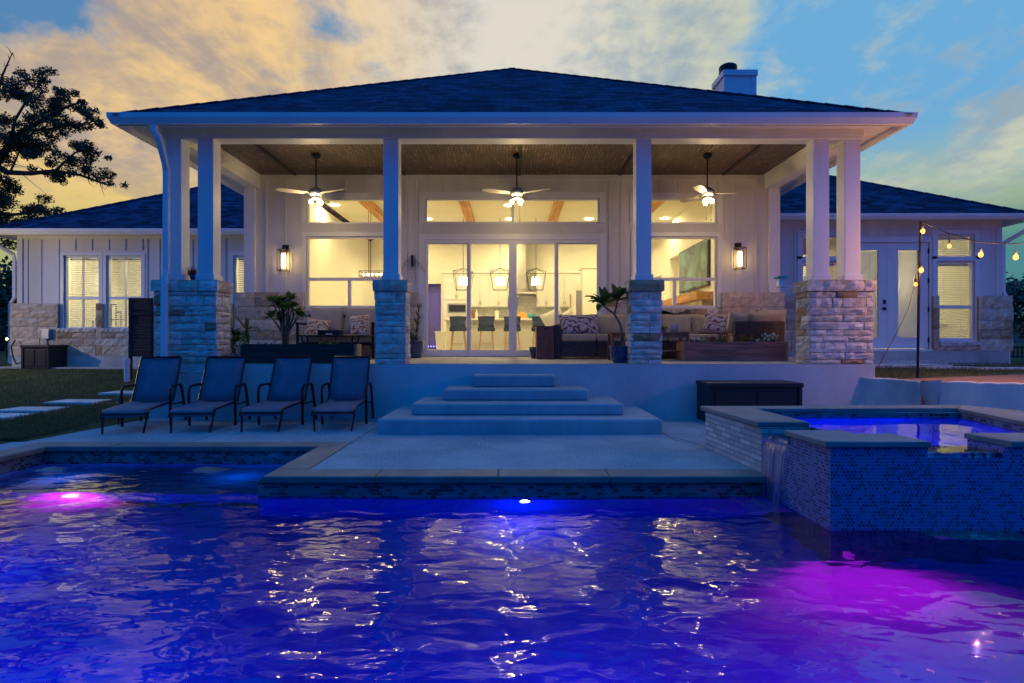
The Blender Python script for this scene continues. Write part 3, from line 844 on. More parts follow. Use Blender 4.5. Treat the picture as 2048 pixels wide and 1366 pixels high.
# retaining wall
rw = thing('retaining_wall', 'low curved concrete retaining wall with a split beside the patio', 'wall', (5.4, 7.7, 0))
def rseg(p0, p1, z0, z1, s0=0, s1=0, n=14):
    mb = MB(); p0 = Vector(p0); p1 = Vector(p1); d = (p1-p0).normalized(); nr = Vector((-d.y, d.x))*.20
    rr = random.Random(int(p0.x*100)); prev = None
    for i in range(n+1):
        tt = i/n; zz_ = z0+(z1-z0)*tt + rr.uniform(-.008, .008)
        q = p0.lerp(p1, tt)
        shift = d*((s0 if i == 0 else 0) + (s1 if i == n else 0))
        st = len(mb.v); qq = q + shift
        mb.v += [(q.x, q.y, -.1), (qq.x, qq.y, zz_), (qq.x+nr.x, qq.y+nr.y, zz_), (q.x+nr.x, q.y+nr.y, -.1)]
        if prev is not None:
            for k in range(3): mb.face((prev+k, st+k, st+k+1, prev+k+1))
        else: mb.face((st, st+1, st+2, st+3))
        prev = st
    mb.face((prev+3, prev+2, prev+1, prev))
    return mb.build('wall_section', 'old_concrete', rw, bevel=.015)
rseg((4.84, 8.25), (5.36, 7.75), .575, .545, 0, -.02)
rseg((5.44, 7.70), (6.15, 7.05), .548, .566, .10, 0); rseg((6.15, 7.05), (10.2, 3.3), .566, .566, 0, 0)
r = random.Random(21)
for i, (x, y) in enumerate(STONES):
    mb = MB(); hw, hd = .36, .235
    ang = r.uniform(-.06, .06); z = gl(x, y)
    M = Matrix.Translation((x, y, z)) @ Matrix.Rotation(ang, 4, 'Z')
    mb.box(-hw, hw, -hd, hd, -.05, .022, M)
    o = mb.build('stepping_stone', 'stepping_stone', bevel=.01)
    o['label'] = ('flat square paving stone cut off by the edge of the lawn view', 'pale square paving stone second from the pool end of the path', 'pale square paving stone third from the pool end of the path', 'pale square paving stone halfway along the path over the lawn', 'pale square paving stone near the white drain pipe', 'last pale paving stone behind the first lounger')[i]
    o['category'] = 'stepping stone'; o['group'] = 'stepping stones across the lawn'
for i, (x0, x1, y0, y1) in enumerate(((8.2, 9.6, 10.2, 10.6), (9.0, 10.5, 9.3, 9.65), (6.2, 8.35, 11.2, 12.0), (7.4, 8.3, 10.55, 10.85))):
    mb = MB(); z = gl(x0, y0); mb.box(x0, x1, y0, y1, z-.05, z+.02)
    o = mb.build('paving_slab', 'stepping_stone', bevel=.01); o['category'] = 'paving slab'; o['group'] = 'paving slabs by the french doors'
    o['label'] = ('long pale slab set in grass below the tall lit window', 'pale slab in grass nearest the gravel bed', 'wide concrete pad at the foot of the french doors', 'short pale slab between door pad and lawn')[i]
# ================================================================== HOUSE
HO = thing('house', 'white board-and-batten house with dark hip roofs, stone piers and lit windows', 'house', (0, 11, .7))
YB, YR, YL = 11.0, 12.3, 14.0          # wall planes: centre, right wing, left wing
GLZ = []
def window(y, px0, px1, py0, py1, rails=(), mulls=(), blind=None, fw=4, casing=16, sill=False, Yd=None, lower_mull=None, tilt=0.5, thin=False):
    """px rectangle of visible glass on the wall plane y -> frame, panes, casing; returns the opening"""
    k = y/F
    x0, x1, z1, z0 = X(px0, y), X(px1, y), Z(py0, y), Z(py1, y)
    f_ = fw*k
    fr = MB()
    def bar(a, b, c, d, p=.0): fr.box(a, b, y+.015+p, y+.085, c, d)
    bar(x0-f_, x0, z0-f_, z1+f_); bar(x1, x1+f_, z0-f_, z1+f_)
    bar(x0, x1, z1, z1+f_, .001); bar(x0, x1, z0-f_, z0, .001)
    zs = [z0] + sorted(Z(r_, y) for r_ in rails) + [z1]
    hz = .5*6*k
    for z in zs[1:-1]: bar(x0, x1, z-hz, z+hz, .002)
    for mx_ in mulls:
        a = X(mx_, y); hm = .6*k if thin else hz; bar(a-hm, a+hm, z0, z1, .003)
    if lower_mull:
        a = X(lower_mull, y); bar(a-hz, a+hz, z0, zs[1], .004)
    wo_ = fr.build('window', 'trim_paint', HO)
    pn = MB(); pn.box(x0, x1, y+.045, y+.051, z0, z1); pn.build('pane', 'pane', wo_)
    cs = MB(); c_ = casing*k
    a0, a1, c0, c1 = x0-f_, x1+f_, z0-f_, z1+f_
    cs.box(a0-c_, a0, y-.028, y+.02, c0, c1+c_); cs.box(a1, a1+c_, y-.028, y+.02, c0, c1+c_); cs.box(a0, a1, y-.029, y+.02, c1, c1+c_)
    if sill: cs.box(a0-.02, a1+.02, y-.06, y+.02, c0-.045, c0)
    cs.build('casing', 'trim_paint', wo_)
    if blind:
        bl = MB(); z = z1-.03; bl.box(x0+.01, x1-.01, y+.10, y+.15, z1-.05, z1)
        zb = z0 if blind is True else z0 + (z1-z0)*blind
        while z > zb:
            M = Matrix.Translation(((x0+x1)/2, y+.125, z)) @ Matrix.Rotation(tilt, 4, 'X')
            bl.box(-(x1-x0)/2+.012, (x1-x0)/2-.012, -.025, .025, -.0012, .0012, M); z -= .044
        for q in (.25, .75): xx = x0+(x1-x0)*q; bl.box(xx-.002, xx+.002, y+.098, y+.1, zb, z1)
        bl.build('blind', 'slat', wo_)
    return (x0-f_, x1+f_, z0-f_, z1+f_)

# ---- centre wall under the patio roof
H = []
H.append(window(YB, 617, 774, 400, 444, casing=10))
H.append(window(YB, 617, 774, 477, 611, rails=(558,), lower_mull=698, casing=8))
H.append(window(YB, 854, 1195, 400, 443, mulls=(1025.5,), casing=12))
H.append(window(YB, 1274, 1430, 400, 444, casing=10))
H.append(window(YB, 1274, 1430, 477, 611, rails=(558,), lower_mull=1350, casing=8))
# sliding door
sd0, sd1, sdt, sdb = X(849, YB), X(1200, YB), Z(480, YB), .79
H.append((sd0, sd1, sdb, sdt))
SD = MB()
SD.box(sd0, sd1, 10.99, 11.10, sdt-.05, sdt); SD.box(sd0, sd0+.04, 10.99, 11.10, sdb, sdt-.05); SD.box(sd1-.04, sd1, 10.99, 11.10, sdb, sdt-.05)
SD.box(sd0+.04, sd1-.04, 10.985, 11.10, sdb, sdb+.045)
SD = SD.build('sliding_door', 'trim_paint', HO)
for a, b, dy in ((851.5, 937.5, .03), (937.5, 1022, .0), (1029, 1113, .0), (1113, 1198, .03)):
    xa, xb = X(a, YB), X(b, YB); za, zb = sdb+.045, sdt-.05; s_ = .038
    l_ = MB()
    l_.box(xa, xa+s_, 11.0+dy, 11.03+dy, za, zb); l_.box(xb-s_, xb, 11.0+dy, 11.03+dy, za, zb)
    l_.box(xa+s_, xb-s_, 11.0+dy, 11.03+dy, zb-s_*.6, zb); l_.box(xa+s_, xb-s_, 11.0+dy, 11.03+dy, za, za+s_*1.9)
    l_.build('door_panel', 'trim_paint', SD)
    g_ = MB(); g_.box(xa+s_, xb-s_, 11.012+dy, 11.018+dy, za+s_*1.9, zb-s_*.6); g_.build('pane', 'pane', SD)
m_ = MB(); m_.box(X(1022, YB), X(1029, YB), 10.995, 11.04, sdb+.045, sdt-.05); m_.build('meeting_stile', 'trim_paint', SD)
for q in (1016.5, 1034.5):
    h_ = MB(); xx = X(q, YB); h_.tube([(xx, 10.96, 1.66), (xx, 10.96, 1.90)], .009); h_.box(xx-.008, xx+.008, 10.96, 11.0, 1.67, 1.69); h_.box(xx-.008, xx+.008, 10.96, 11.0, 1.87, 1.89)
    h_.build('handle', 'steel', SD)
sc_ = MB(); c_ = .11
sc_.box(sd0-c_, sd0, 10.968, 11.02, .79, sdt+c_); sc_.box(sd1, sd1+c_, 10.968, 11.02, .79, sdt+c_); sc_.box(sd0, sd1, 10.967, 11.02, sdt, sdt+c_)
sc_.build('casing', 'trim_paint', SD)

WZ0, WZ1 = .60, 4.20
wl_ = MB(); wall_holes(wl_, -4.92, 4.92, WZ0, WZ1, YB, YB+.15, H)
wl_.build('wall', 'siding', HO)
bt_ = MB(); fz = Z(359, YB)
def batten(mb, y, px, py0, py1, wd=.042):
    x = X(px, y); mb.box(x-wd/2, x+wd/2, y-.019, y+.01, Z(py1, y), Z(py0, y))
for px, a, b in ((504, 359, 585), (532, 359, 585), (571, 359, 585), (834, 359, 585), (812, 359, 585), (1220, 359, 585), (1243, 359, 585), (1451, 359, 480), (1473, 359, 585), (1512, 359, 585), (1539, 359, 585)): batten(bt_, YB, px, a, b)
for k in range(5): batten(bt_, YB, 611+39.5*k, 359, 384)
for k in range(10): batten(bt_, YB, 848.5+39.2*k, 359, 384); batten(bt_, YB, 848.5+39.2*k, 458, 464)
for k in range(5): batten(bt_, YB, 1279+39.5*k, 359, 384)
bt_.box(-4.70, 4.68, YB-.022, YB+.01, fz, 4.16)
bt_.build('batten', 'siding', HO)
for a in (-4.96, 4.76): MB().box(a, a+.2, YB-.05, YB+.12, 1.97, 3.90).build('corner_board', 'trim_paint', HO)

# wainscot stone
wt = Z(585, YB) - .78
cs = courses(wt, 4, .14, .26)
YS = YB-.09
def wains(px0, px1, h, seed, y=YS, z0=.78, cs_=None, lm=(.3, .8), rust=.12):
    S = MB(); x0, x1 = X(px0, YB), X(px1, YB)
    S.cur = (.33, .30, .26, 1); S.box(x0+.01, x1-.01, y+.006, YB-.001, z0, z0+h-.012)
    stone_face(S, (x0, y, z0), (1, 0, 0), (0, -1, 0), x1-x0, cs_ or cs, seed, *lm, rust=rust, pal=WARMSTONE)
    if px0 in (477, 1441):
        xx, sgn = (x0, -1) if px0 == 477 else (x1, 1)
        stone_face(S, (xx, YB if sgn < 0 else YS, .78), (0, -1, 0) if sgn < 0 else (0, 1, 0), (sgn, 0, 0), .09, cs, 4, .1, .2)
    S.build('stone_wainscot', 'stone', HO)
wains(477, 611, wt, 1); wains(814, 838, wt, 3, lm=(.15, .3)); wains(1211, 1265, wt, 5, lm=(.2, .5)); wains(1441, 1564, wt, 7)
lh = Z(629, YB) - .78
cl = courses(lh, 9, .14, .24)
wains(611, 780, lh, 11, cs_=cl); wains(1266, 1441, lh, 13, cs_=cl)
for a, b, sd in ((613, 780, 1), (1266, 1440, 2)):        # soldier-course sills
    S = MB(); x0, x1 = X(a, YB), X(b, YB); S.cur = (.33, .30, .26, 1); S.box(x0, x1, YS-.02, YB, .78+lh, Z(619, YB)-.012)
    stone_face(S, (x0, YS-.028, .78+lh-.01), (1, 0, 0), (0, -1, 0), x1-x0, [(0, Z(618, YB)-.77-lh)], sd, .08, .13, rust=.1)
    S.build('window_sill', 'stone', HO)

# ---- patio piers, columns, beams
def pier(x0, x1, y0, y1, z0, z1, seed):
    p = MB(); cap = .155
    p.cur = (.36, .32, .27, 1); p.box(x0+.02, x1-.02, y0+.02, y1-.02, z0, z1-cap+.01)
    cs = courses(z1-cap-z0, seed, .065, .16); w_ = x1-x0; d_ = y1-y0
    lm = (.14, .55)
    stone_face(p, (x0, y0+.02, z0), (1, 0, 0), (0, -1, 0), w_, cs, seed+1, *lm)
    stone_face(p, (x1-.02, y0, z0), (0, 1, 0), (1, 0, 0), d_, cs, seed+2, .12, .3)
    stone_face(p, (x0+.02, y1, z0), (0, -1, 0), (-1, 0, 0), d_, cs, seed+3, .12, .3)
    stone_face(p, (x1, y1-.02, z0), (-1, 0, 0), (0, 1, 0), w_, cs, seed+4, *lm)
    o = p.build('stone_pier', 'stone', HO)
    c = MB(); e = .035; zc_ = z1-cap; cc = [(0, cap-.004)]
    c.cur = (.42, .38, .32, 1); c.box(x0-e+.01, x1+e-.01, y0-e+.01, y1+e-.01, zc_, z1)
    stone_face(c, (x0-e, y0-e+.03, zc_), (1, 0, 0), (0, -1, 0), w_+2*e, cc, seed+5, .2, .42, rust=.05)
    stone_face(c, (x1+e-.03, y0-e, zc_), (0, 1, 0), (1, 0, 0), d_+2*e, cc, seed+6, .2, .42, rust=.05)
    stone_face(c, (x0-e+.03, y1+e, zc_), (0, -1, 0), (-1, 0, 0), d_+2*e, cc, seed+7, .2, .42, rust=.05)
    stone_face(c, (x1+e, y1+e-.03, zc_), (-1, 0, 0), (0, 1, 0), w_+2*e, cc, seed+8, .2, .42, rust=.05)
    c.build('capstone', 'stone', o)
PT = 1.925
pier(-5.0, -4.13, 8.27, 8.68, .40, PT, 100)
pier(-1.91, -1.49, 8.27, 8.67, .745, PT, 120)
pier(1.665, 2.09, 8.27, 8.67, .745, PT, 140)
pier(4.165, 5.05, 8.27, 8.68, .745, PT, 160)
HB = 3.92
for x in (-4.88, -4.43, -1.815, 1.75, 4.25, 4.69):
    wd = .22 if abs(x) > 3 else .215
    c = MB(); c.box(x, x+wd, 8.34, 8.56, PT, HB+.02); o = c.build('column', 'white_paint', HO, bevel=.006)
    b2 = MB(); b2.box(x-.022, x+wd+.022, 8.318, 8.582, PT-.01, PT+.085); b2.build('column_base', 'white_paint', o, bevel=.006)
hb = MB()
hb.box(-4.90, 4.93, 8.32, 8.57, HB, 4.20)
for xa_, xb_ in ((-4.91, -1.702), (-1.698, 1.848), (1.852, 4.94)): hb.box(xa_, xb_, 8.305, 8.325, 3.965, 4.07)
hb.build('header_beam', 'white_paint', HO, bevel=.004)
for a in (-4.90, 4.69):
    sb = MB(); sb.box(a, a+.22, 8.57, 11.0, 3.90, 4.21)
    if a < 0: sb.box(a+.22, a+.235, 8.57, 10.97, 4.09, 4.18)
    else: sb.box(a-.015, a, 8.57, 10.97, 4.09, 4.18)
    sb.build('side_beam', 'white_paint', HO)
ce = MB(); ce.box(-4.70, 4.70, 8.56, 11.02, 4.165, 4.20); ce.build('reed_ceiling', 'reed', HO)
for X0 in (-4.02, .14, 2.0, 3.92, -2.0): MB().box(X0-.025, X0+.025, 8.58, 10.98, 4.145, 4.166).build('ceiling_strip', 'bronze', HO)

# ---- roofs
def hip(name, x0, x1, yf, yb, ze, pitch, ridge=True):
    """hip roof over the eave rectangle, gutter line at ze"""
    m_ = MB(); hw = (x1-x0)/2; hd = (yb-yf)/2; t_ = .03
    if hw <= hd:
        zr = ze+pitch*hw; A = ((x0+x1)/2, yf+hw, zr); B = ((x0+x1)/2, yb-hw, zr)
        m_.poly([(x0, yf, ze), (x1, yf, ze), A]); m_.poly([(x1, yf, ze), (x1, yb, ze), B, A]); m_.poly([(x1, yb, ze), (x0, yb, ze), B]); m_.poly([(x0, yb, ze), (x0, yf, ze), A, B])
    else:
        zr = ze+pitch*hd; A = (x0+hd, (yf+yb)/2, zr); B = (x1-hd, (yf+yb)/2, zr)
        m_.poly([(x0, yf, ze), (x1, yf, ze), B, A]); m_.poly([(x1, yf, ze), (x1, yb, ze), B]); m_.poly([(x1, yb, ze), (x0, yb, ze), A, B]); m_.poly([(x0, yb, ze), (x0, yf, ze), A])
    o = m_.build(name, 'shingle', HO)
    c = MB()
    def cap(a, b):
        a = Vector(a); b = Vector(b); n_ = max(3, int((b-a).length/.28)); 
        for i in range(n_):
            p = a.lerp(b, i/n_); q = a.lerp(b, min(1, (i+1.15)/n_)); up = Vector((0, 0, .012))
            d = (q-p).normalized(); s_ = d.cross(Vector((0, 0, 1))).normalized()*.13
            dn = Vector((0, 0, -.045))
            c.quad(p-s_+dn+up*.4, p+up*.6, q+up*1.6, q-s_+dn+up*1.4); c.quad(p+up*.6, p+s_+dn+up*.4, q+s_+dn+up*1.4, q+up*1.6)
    cap((x0, yf, ze), A); cap((x1, yf, ze), A if hw <= hd else B); cap(A, B)
    c.build('ridge_cap', 'shingle', o)
    return o
def wing_roof(xc, xi, yf, yb, ze, p):
    s_ = abs(xc-xi); zr = ze+p*s_; m_ = MB()
    A = (xi, yf+s_, zr); fl = 1 if xc > xi else -1
    q = [(xi, yf, ze), (xc, yf, ze), A]; m_.poly(q if fl > 0 else q[::-1])
    q = [(xc, yf, ze), (xc, yb, ze), (xi, yb, zr), A]; m_.poly(q if fl > 0 else q[::-1])
    o = m_.build('roof', 'shingle', HO)
    c = MB(); a = Vector((xc, yf, ze)); b = Vector(A); n_ = int((b-a).length/.28)
    for i in range(n_):
        p_ = a.lerp(b, i/n_); q_ = a.lerp(b, min(1, (i+1.15)/n_)); up = Vector((0, 0, .012)); d = (q_-p_).normalized()
        s2 = d.cross(Vector((0, 0, 1))).normalized()*.13; dn = Vector((0, 0, -.045))
        c.quad(p_-s2+dn+up*.4, p_+up*.6, q_+up*1.6, q_-s2+dn+up*1.4); c.quad(p_+up*.6, p_+s2+dn+up*.4, q_+s2+dn+up*1.4, q_+up*1.6)
    c.build('ridge_cap', 'shingle', o)
GP = [(.086, 0), (.035, 0), (.02, .25), (.0, .55), (-.005, 1.0), (.012, 1.0), (.02, .93), (.086, .9)]
def gutter(x0, x1, y, z0, z1, sides):
    g = MB(); h = z1-z0; n_ = len(GP)
    for xx, sg, on in ((x0, 1, sides[0]), (x1, -1, sides[1])):
        for a, b in GP: g.v.append((xx + (sg*a if on else 0), y+a, z0+b*h))
    for i in range(n_-1): g.face((i, n_+i, n_+i+1, i+1))
    if not sides[0]: g.face(range(n_))
    if not sides[1]: g.face(range(2*n_-1, n_-1, -1))
    return g
def eave(x0, x1, yf, yb, z0, z1, wallx0, wallx1, wally, soffz, sides=(True, True)):
    g = gutter(x0, x1, yf, z0, z1, sides)
    def sideg(xx, sg):
        n0 = len(g.v)
        prof = [(.086, 0), (.035, 0), (.02, .25), (.0, .55), (-.005, 1.0), (.012, 1.0), (.02, .93), (.086, .9)]; h = z1-z0; n_ = len(prof)
        for yy in (yf, yb):
            for a, b in prof: g.v.append((xx+sg*a, yy + (a if yy == yf else 0), z0+b*h))
        for i in range(n_-1): g.face((n0+i, n0+i+1, n0+n_+i+1, n0+n_+i))
    if sides[0]: sideg(x0, 1)
    if sides[1]: sideg(x1, -1)
    g.build('gutter', 'trim_paint', HO)
    s_ = MB()
    s_.box(x0+.10, x1-.10, yf+.10, wally+.02, soffz, soffz+.02)
    s_.box(x0+.10, x1-.10, yf+.085, yf+.10, z0-.012, z1-.01)
    for xx, on, sg in ((x0, sides[0], 1), (x1, sides[1], -1)):
        if on:
            a, b = sorted((xx+sg*.10, (wallx0 if sg > 0 else wallx1)))
            s_.box(a, b, wally+.02, yb, soffz, soffz+.02)
            a, b = sorted((xx+sg*.085, xx+sg*.10)); s_.box(a, b, yf+.1002, yb, z0-.0118, z1-.0098)
    s_.build('soffit', 'white_paint', HO)
PR = .575
hip('roof', -5.38, 5.38, 7.93, 27.0, 4.115, PR)
eave(-5.41, 5.41, 7.90, 11.9, 3.985, 4.125, -4.89, 4.92, 8.32, 4.055)
wing_roof(10.60, 4.93, 11.88, 25.0, 3.63, .56)
eave(4.4, 10.63, 11.85, 24.0, 3.53, 3.635, 4.93, 10.14, 12.3, 3.56, sides=(False, True))
wing_roof(-12.10, -4.93, 13.55, 27.0, 3.645, .56)
eave(-12.13, -4.4, 13.52, 26.0, 3.53, 3.65, -11.66, -4.93, 14.0, 3.56, sides=(True, False))
# centre block gable sides under the high roof
cw = MB()
for a in (-4.92, 4.86): cw.box(a, a+.06, 11.1, 26, .6, 4.3)
cw.build('side_wall', 'siding', HO)

# chimney
Yc = 15.5; cx0, cx1 = X(1449, Yc), X(1511, Yc); zt_ = Z(150, Yc)
ch = MB(); ch.box(cx0, cx1, Yc, Yc+.82, 4.8, zt_-.02); CH = ch.build('chimney', 'white_paint', HO)
ct = MB(); ct.box(cx0-.045, cx1+.045, Yc-.045, Yc+.865, zt_-.02, Z(140.5, Yc)); ct.box(cx0-.02, cx0+.1, Yc-.018, Yc+.01, 5, zt_-.02); ct.box(cx1-.1, cx1+.02, Yc-.018, Yc+.01, 5, zt_-.02)
ct.build('chimney_trim', 'trim_paint', CH)
cc = MB(); mx_ = X(1466, Yc); rr_ = .235; zz0 = Z(141, Yc)
cc.lathe((mx_, Yc+.36, zz0), [(rr_*.9, 0), (rr_*.9, .05), (rr_, .07), (rr_, .13), (rr_*.94, .14), (rr_*.94, .18), (rr_, .19), (rr_, .25), (rr_*.96, .27), (rr_*.7, .31)], 24)
cc.build('flue_cap', 'black_metal', CH)

# ---- left wing
H = [window(YL, 132, 196, 515, 654, rails=(596,), mulls=(164,), blind=True, casing=6, sill=True, tilt=.38, thin=True),
     window(YL, 217, 281, 515, 654, rails=(596,), mulls=(249,), blind=True, casing=6, sill=True, tilt=.38, thin=True),
     window(YL, 471, 510, 515, 654, rails=(596,), blind=True, casing=8, tilt=.5)]
wl_ = MB(); wall_holes(wl_, -11.66, -4.9, .45, 3.60, YL, YL+.15, H); wl_.quad((-11.66, 14.15, .45), (-11.66, 26, .45), (-11.66, 26, 3.6), (-11.66, 14.15, 3.6))
wl_.build('wall', 'siding', HO)
bt_ = MB()
for px in (55, 82, 117): batten(bt_, YL, px, 479, 607)
for px in (150, 183, 217, 250, 284): batten(bt_, YL, px, 479, 501)
for px in (294, 318, 352, 384, 450): batten(bt_, YL, px, 479, 607)
bt_.box(-11.66, -4.95, YL-.022, YL+.01, Z(479, YL), 3.58); bt_.box(-11.68, -11.56, YL-.03, YL+.1, 1.97, 3.57)
bt_.build('batten', 'siding', HO)
zb_ = Z(711, YL); ht = Z(607, YL)-zb_; csL = courses(ht, 33, .15, .28); hl = Z(665, YL)-zb_; clL = courses(hl, 35, .15, .25)
def wingstone(y, px0, px1, h, cs_, seed, zb, lm=(.3, .75), rust=.15, th=.10):
    S = MB(); x0, x1 = X(px0, y), X(px1, y)
    S.cur = (.33, .30, .26, 1); S.box(x0+.01, x1-.01, y-th+.006, y-.001, zb, zb+h-.012)
    stone_face(S, (x0, y-th, zb), (1, 0, 0), (0, -1, 0), x1-x0, cs_, seed, *lm, rust=rust, pal=WARMSTONE)
    if px1 == 2016: stone_face(S, (x1, YR-.1, zb), (0, 1, 0), (1, 0, 0), .5, cs_, 68, .2, .4)
    S.build('stone_wainscot', 'stone', HO)
wingstone(YL, 28, 122, ht, csL, 41, zb_, rust=.3); wingstone(YL, 198, 210, ht, csL, 42, zb_, (.2, .3), rust=.3); wingstone(YL, 290, 468, ht, csL, 43, zb_)
wingstone(YL, 122, 198, hl, clL, 44, zb_); wingstone(YL, 210, 290, hl, clL, 45, zb_)
for a, b in ((122, 197), (209, 290)):
    S = MB(); stone_face(S, (X(a, YL), YL-.13, Z(665, YL)), (1, 0, 0), (0, -1, 0), X(b, YL)-X(a, YL), [(0, .10)], 47, .09, .16, rust=.1); S.build('window_sill', 'stone', HO)
fd = MB(); fd.box(-11.72, -4.9, YL-.13, YL+.2, .2, zb_); fd.build('foundation', 'concrete', HO)
wk = MB(); wk.box(-12.4, -5.3, YL-.62, YL-.1, .3, .478); o = wk.build('walkway', 'concrete', **STR)

# ---- right wing
H = [window(YR, 1607, 1675, 476, 514, casing=9), window(YR, 1607, 1675, 526, 690, rails=(616,), mulls=(1641,), blind=True, casing=9, tilt=.35, thin=True),
     window(YR, 1877, 1945, 472.5, 514, casing=9, blind=True, tilt=.4),
     window(YR, 1877, 1945, 526, 676, rails=(614,), casing=9, blind=True, sill=True, tilt=.25)]
d0, d1, dt, db = X(1690, YR), X(1858, YR), Z(485, YR), Z(698, YR)
H.append((d0, d1, db, dt))
wl_ = MB(); wall_holes(wl_, 4.9, 10.14, .6, 3.60, YR, YR+.15, H); wl_.quad((10.14, 12.45, .6), (10.14, 24, .6), (10.14, 24, 3.6), (10.14, 12.45, 3.6))
wl_.build('wall', 'siding', HO)
bt_ = MB(); fz = Z(458, YR)
for px in (1562, 1590): batten(bt_, YR, px, 458, 592)
for px in (1606, 1641, 1675, 1703, 1738, 1773, 1809, 1862, 1914): batten(bt_, YR, px, 458, 472 if 1600 < px < 1680 or px > 1862 else 474)
for px in (1960, 1985): batten(bt_, YR, px, 458, 592)
bt_.box(4.95, 10.14, YR-.022, YR+.01, fz, 3.58); bt_.box(10.04, 10.16, YR-.03, YR+.1, 2.0, 3.57)
bt_.build('batten', 'siding', HO)
FD = MB(); FD.box(d0-.12, d0, YR-.03, YR+.1, db, dt+.12); FD.box(d1, d1+.03, YR-.03, YR+.1, db, dt+.12); FD.box(d0, d1, YR-.031, YR+.1, dt, dt+.12); FD.box(d0-.05, d1+.05, YR-.08, YR+.1, db-.045, db)
FD = FD.build('french_doors', 'trim_paint', HO)
mid = X(1774.5, YR)
for k, (a, b, ga, gb_) in enumerate(((d0+.01, mid-.004, X(1712, YR), X(1757, YR)), (mid+.004, d1-.01, X(1796, YR), X(1837, YR)))):
    zg0, zg1 = Z(675, YR), Z(501, YR)
    L = MB(); wall_holes(L, a, b, db+.01, dt-.005, YR+.01, YR+.055, [(ga, gb_, zg0, zg1)])
    for q in (.0,): 
        L.box(ga-.04, ga, YR-.004, YR+.02, zg0-.04, zg1+.04); L.box(gb_, gb_+.04, YR-.004, YR+.02, zg0-.04, zg1+.04); L.box(ga, gb_, YR-.004, YR+.02, zg1, zg1+.04); L.box(ga, gb_, YR-.004, YR+.02, zg0-.04, zg0)
    L.build('door_leaf', 'trim_paint', FD)
    g = MB(); g.box(ga, gb_, YR+.02, YR+.026, zg0, zg1); g.build('pane', 'pane', FD)
    bl = MB(); z = zg1-.02
    while z > zg0:
        M = Matrix.Translation(((ga+gb_)/2, YR+.04, z)) @ Matrix.Rotation(.75, 4, 'X')
        bl.box(-(gb_-ga)/2+.004, (gb_-ga)/2-.004, -.0125, .0125, -.001, .001, M); z -= .021
    bl.build('blind', 'slat', FD)
hd = MB(); hx = X(1768.5, YR)
hd.box(hx-.022, hx+.022, YR-.02, YR+.01, Z(608, YR), Z(599.5, YR)); hd.box(hx-.03, hx+.03, YR-.018, YR+.01, Z(620.5, YR), Z(614.5, YR))
hd.tube([(hx, YR-.018, Z(617.5, YR)), (hx, YR-.05, Z(617.5, YR)), (hx-.10, YR-.052, Z(617.5, YR))], .009, 8)
hd.build('handle', 'black_metal', FD)
hg = MB()
for py in (502, 561, 619, 680): hg.box(X(1857, YR)-.012, X(1857, YR)+.012, YR-.012, YR+.02, Z(py+5, YR), Z(py-5, YR))
hg.build('hinge', 'black_metal', FD)
zbR = Z(702, YR); htR = Z(592, YR)-zbR; csR = courses(htR, 53, .14, .26); hlR = Z(684, YR)-zbR-.08
wingstone(YR, 1951, 2016, htR, csR, 61, zbR, (.3, .6), rust=.3); wingstone(YR, 1860.5, 1871, htR, csR, 62, zbR, (.2, .3)); wingstone(YR, 1540, 1603, htR, csR, 63, zbR, (.25, .55), rust=.3); wingstone(YR, 1603, 1686, htR*.16, [(0, htR*.16)], 65, zbR)
wingstone(YR, 1871, 1951, hlR, [(0, hlR)], 64, zbR)
S = MB(); stone_face(S, (X(1871, YR), YR-.13, zbR+hlR), (1, 0, 0), (0, -1, 0), X(1951, YR)-X(1871, YR), [(0, .09)], 67, .08, .14, rust=.2)
S.build('window_sill', 'stone', HO)
fd = MB(); fd.box(4.9, 10.22, YR-.12, YR+.2, .4, zbR); fd.box(6.9, 8.75, YR-.42, YR-.12, .4, .68); fd.build('foundation', 'concrete', HO)

# downspouts
def spout(pts, r_=.038, mt='trim_paint'):
    m_ = MB(); m_.tube(pts, r_, 4, sq=False); return m_.build('downspout', mt, HO, bevel=.006)
Yg = 7.98; xa = X(309, Yg)
spout([(xa, Yg, 3.99), (xa, Yg, 3.90), (xa+.04, Yg+.02, 3.83), (X(330, 8.15)-.0, 8.16, 3.52), (X(333, 8.2), 8.2, 3.42), (X(333, 8.2), 8.2, PT+.12), (X(331, 8.18), 8.17, PT-.02), (X(329, 8.16), 8.16, PT-.1), (X(329, 8.16), 8.16, .55)], .052)
for sx_, Yq, xg, xw in ((-1, 13.6, -12.0, -11.75), (1, 11.95, 10.5, 10.23)):
    spout([(xg, Yq, 3.55), (xg, Yq, 3.42), (xg-sx_*.05, Yq+.1, 3.32), (xw, Yq+.35, 3.12), (xw, Yq+.38, 3.0), (xw, Yq+.38, 2.1), (xw+sx_*.10, Yq+.38, 1.95), (xw+sx_*.10, Yq+.38, .55)], .045)

# ================================================================== INTERIOR SHELLS
IZ, IC = .80, 4.52
ii = MB(); ii.box(-4.85, 4.85, 11.16, 20.1, .70, IZ); ii.build('interior_floor', 'interior_floor', HO)
ii = MB(); ii.quad((-4.85, 11.16, IC), (4.85, 11.16, IC), (4.85, 20.1, IC), (-4.85, 20.1, IC)); ii.build('interior_ceiling', 'interior_paint', HO)
ii = MB()
wall_holes(ii, -4.85, 4.85, IZ, IC, 20.0, 20.1, [(-2.92, -2.40, IZ, 3.02), (X(1305, 20), X(1334, 20), IZ, Z(531, 20))])
ii.box(-4.85, -4.80, 11.16, 20, IZ, IC)
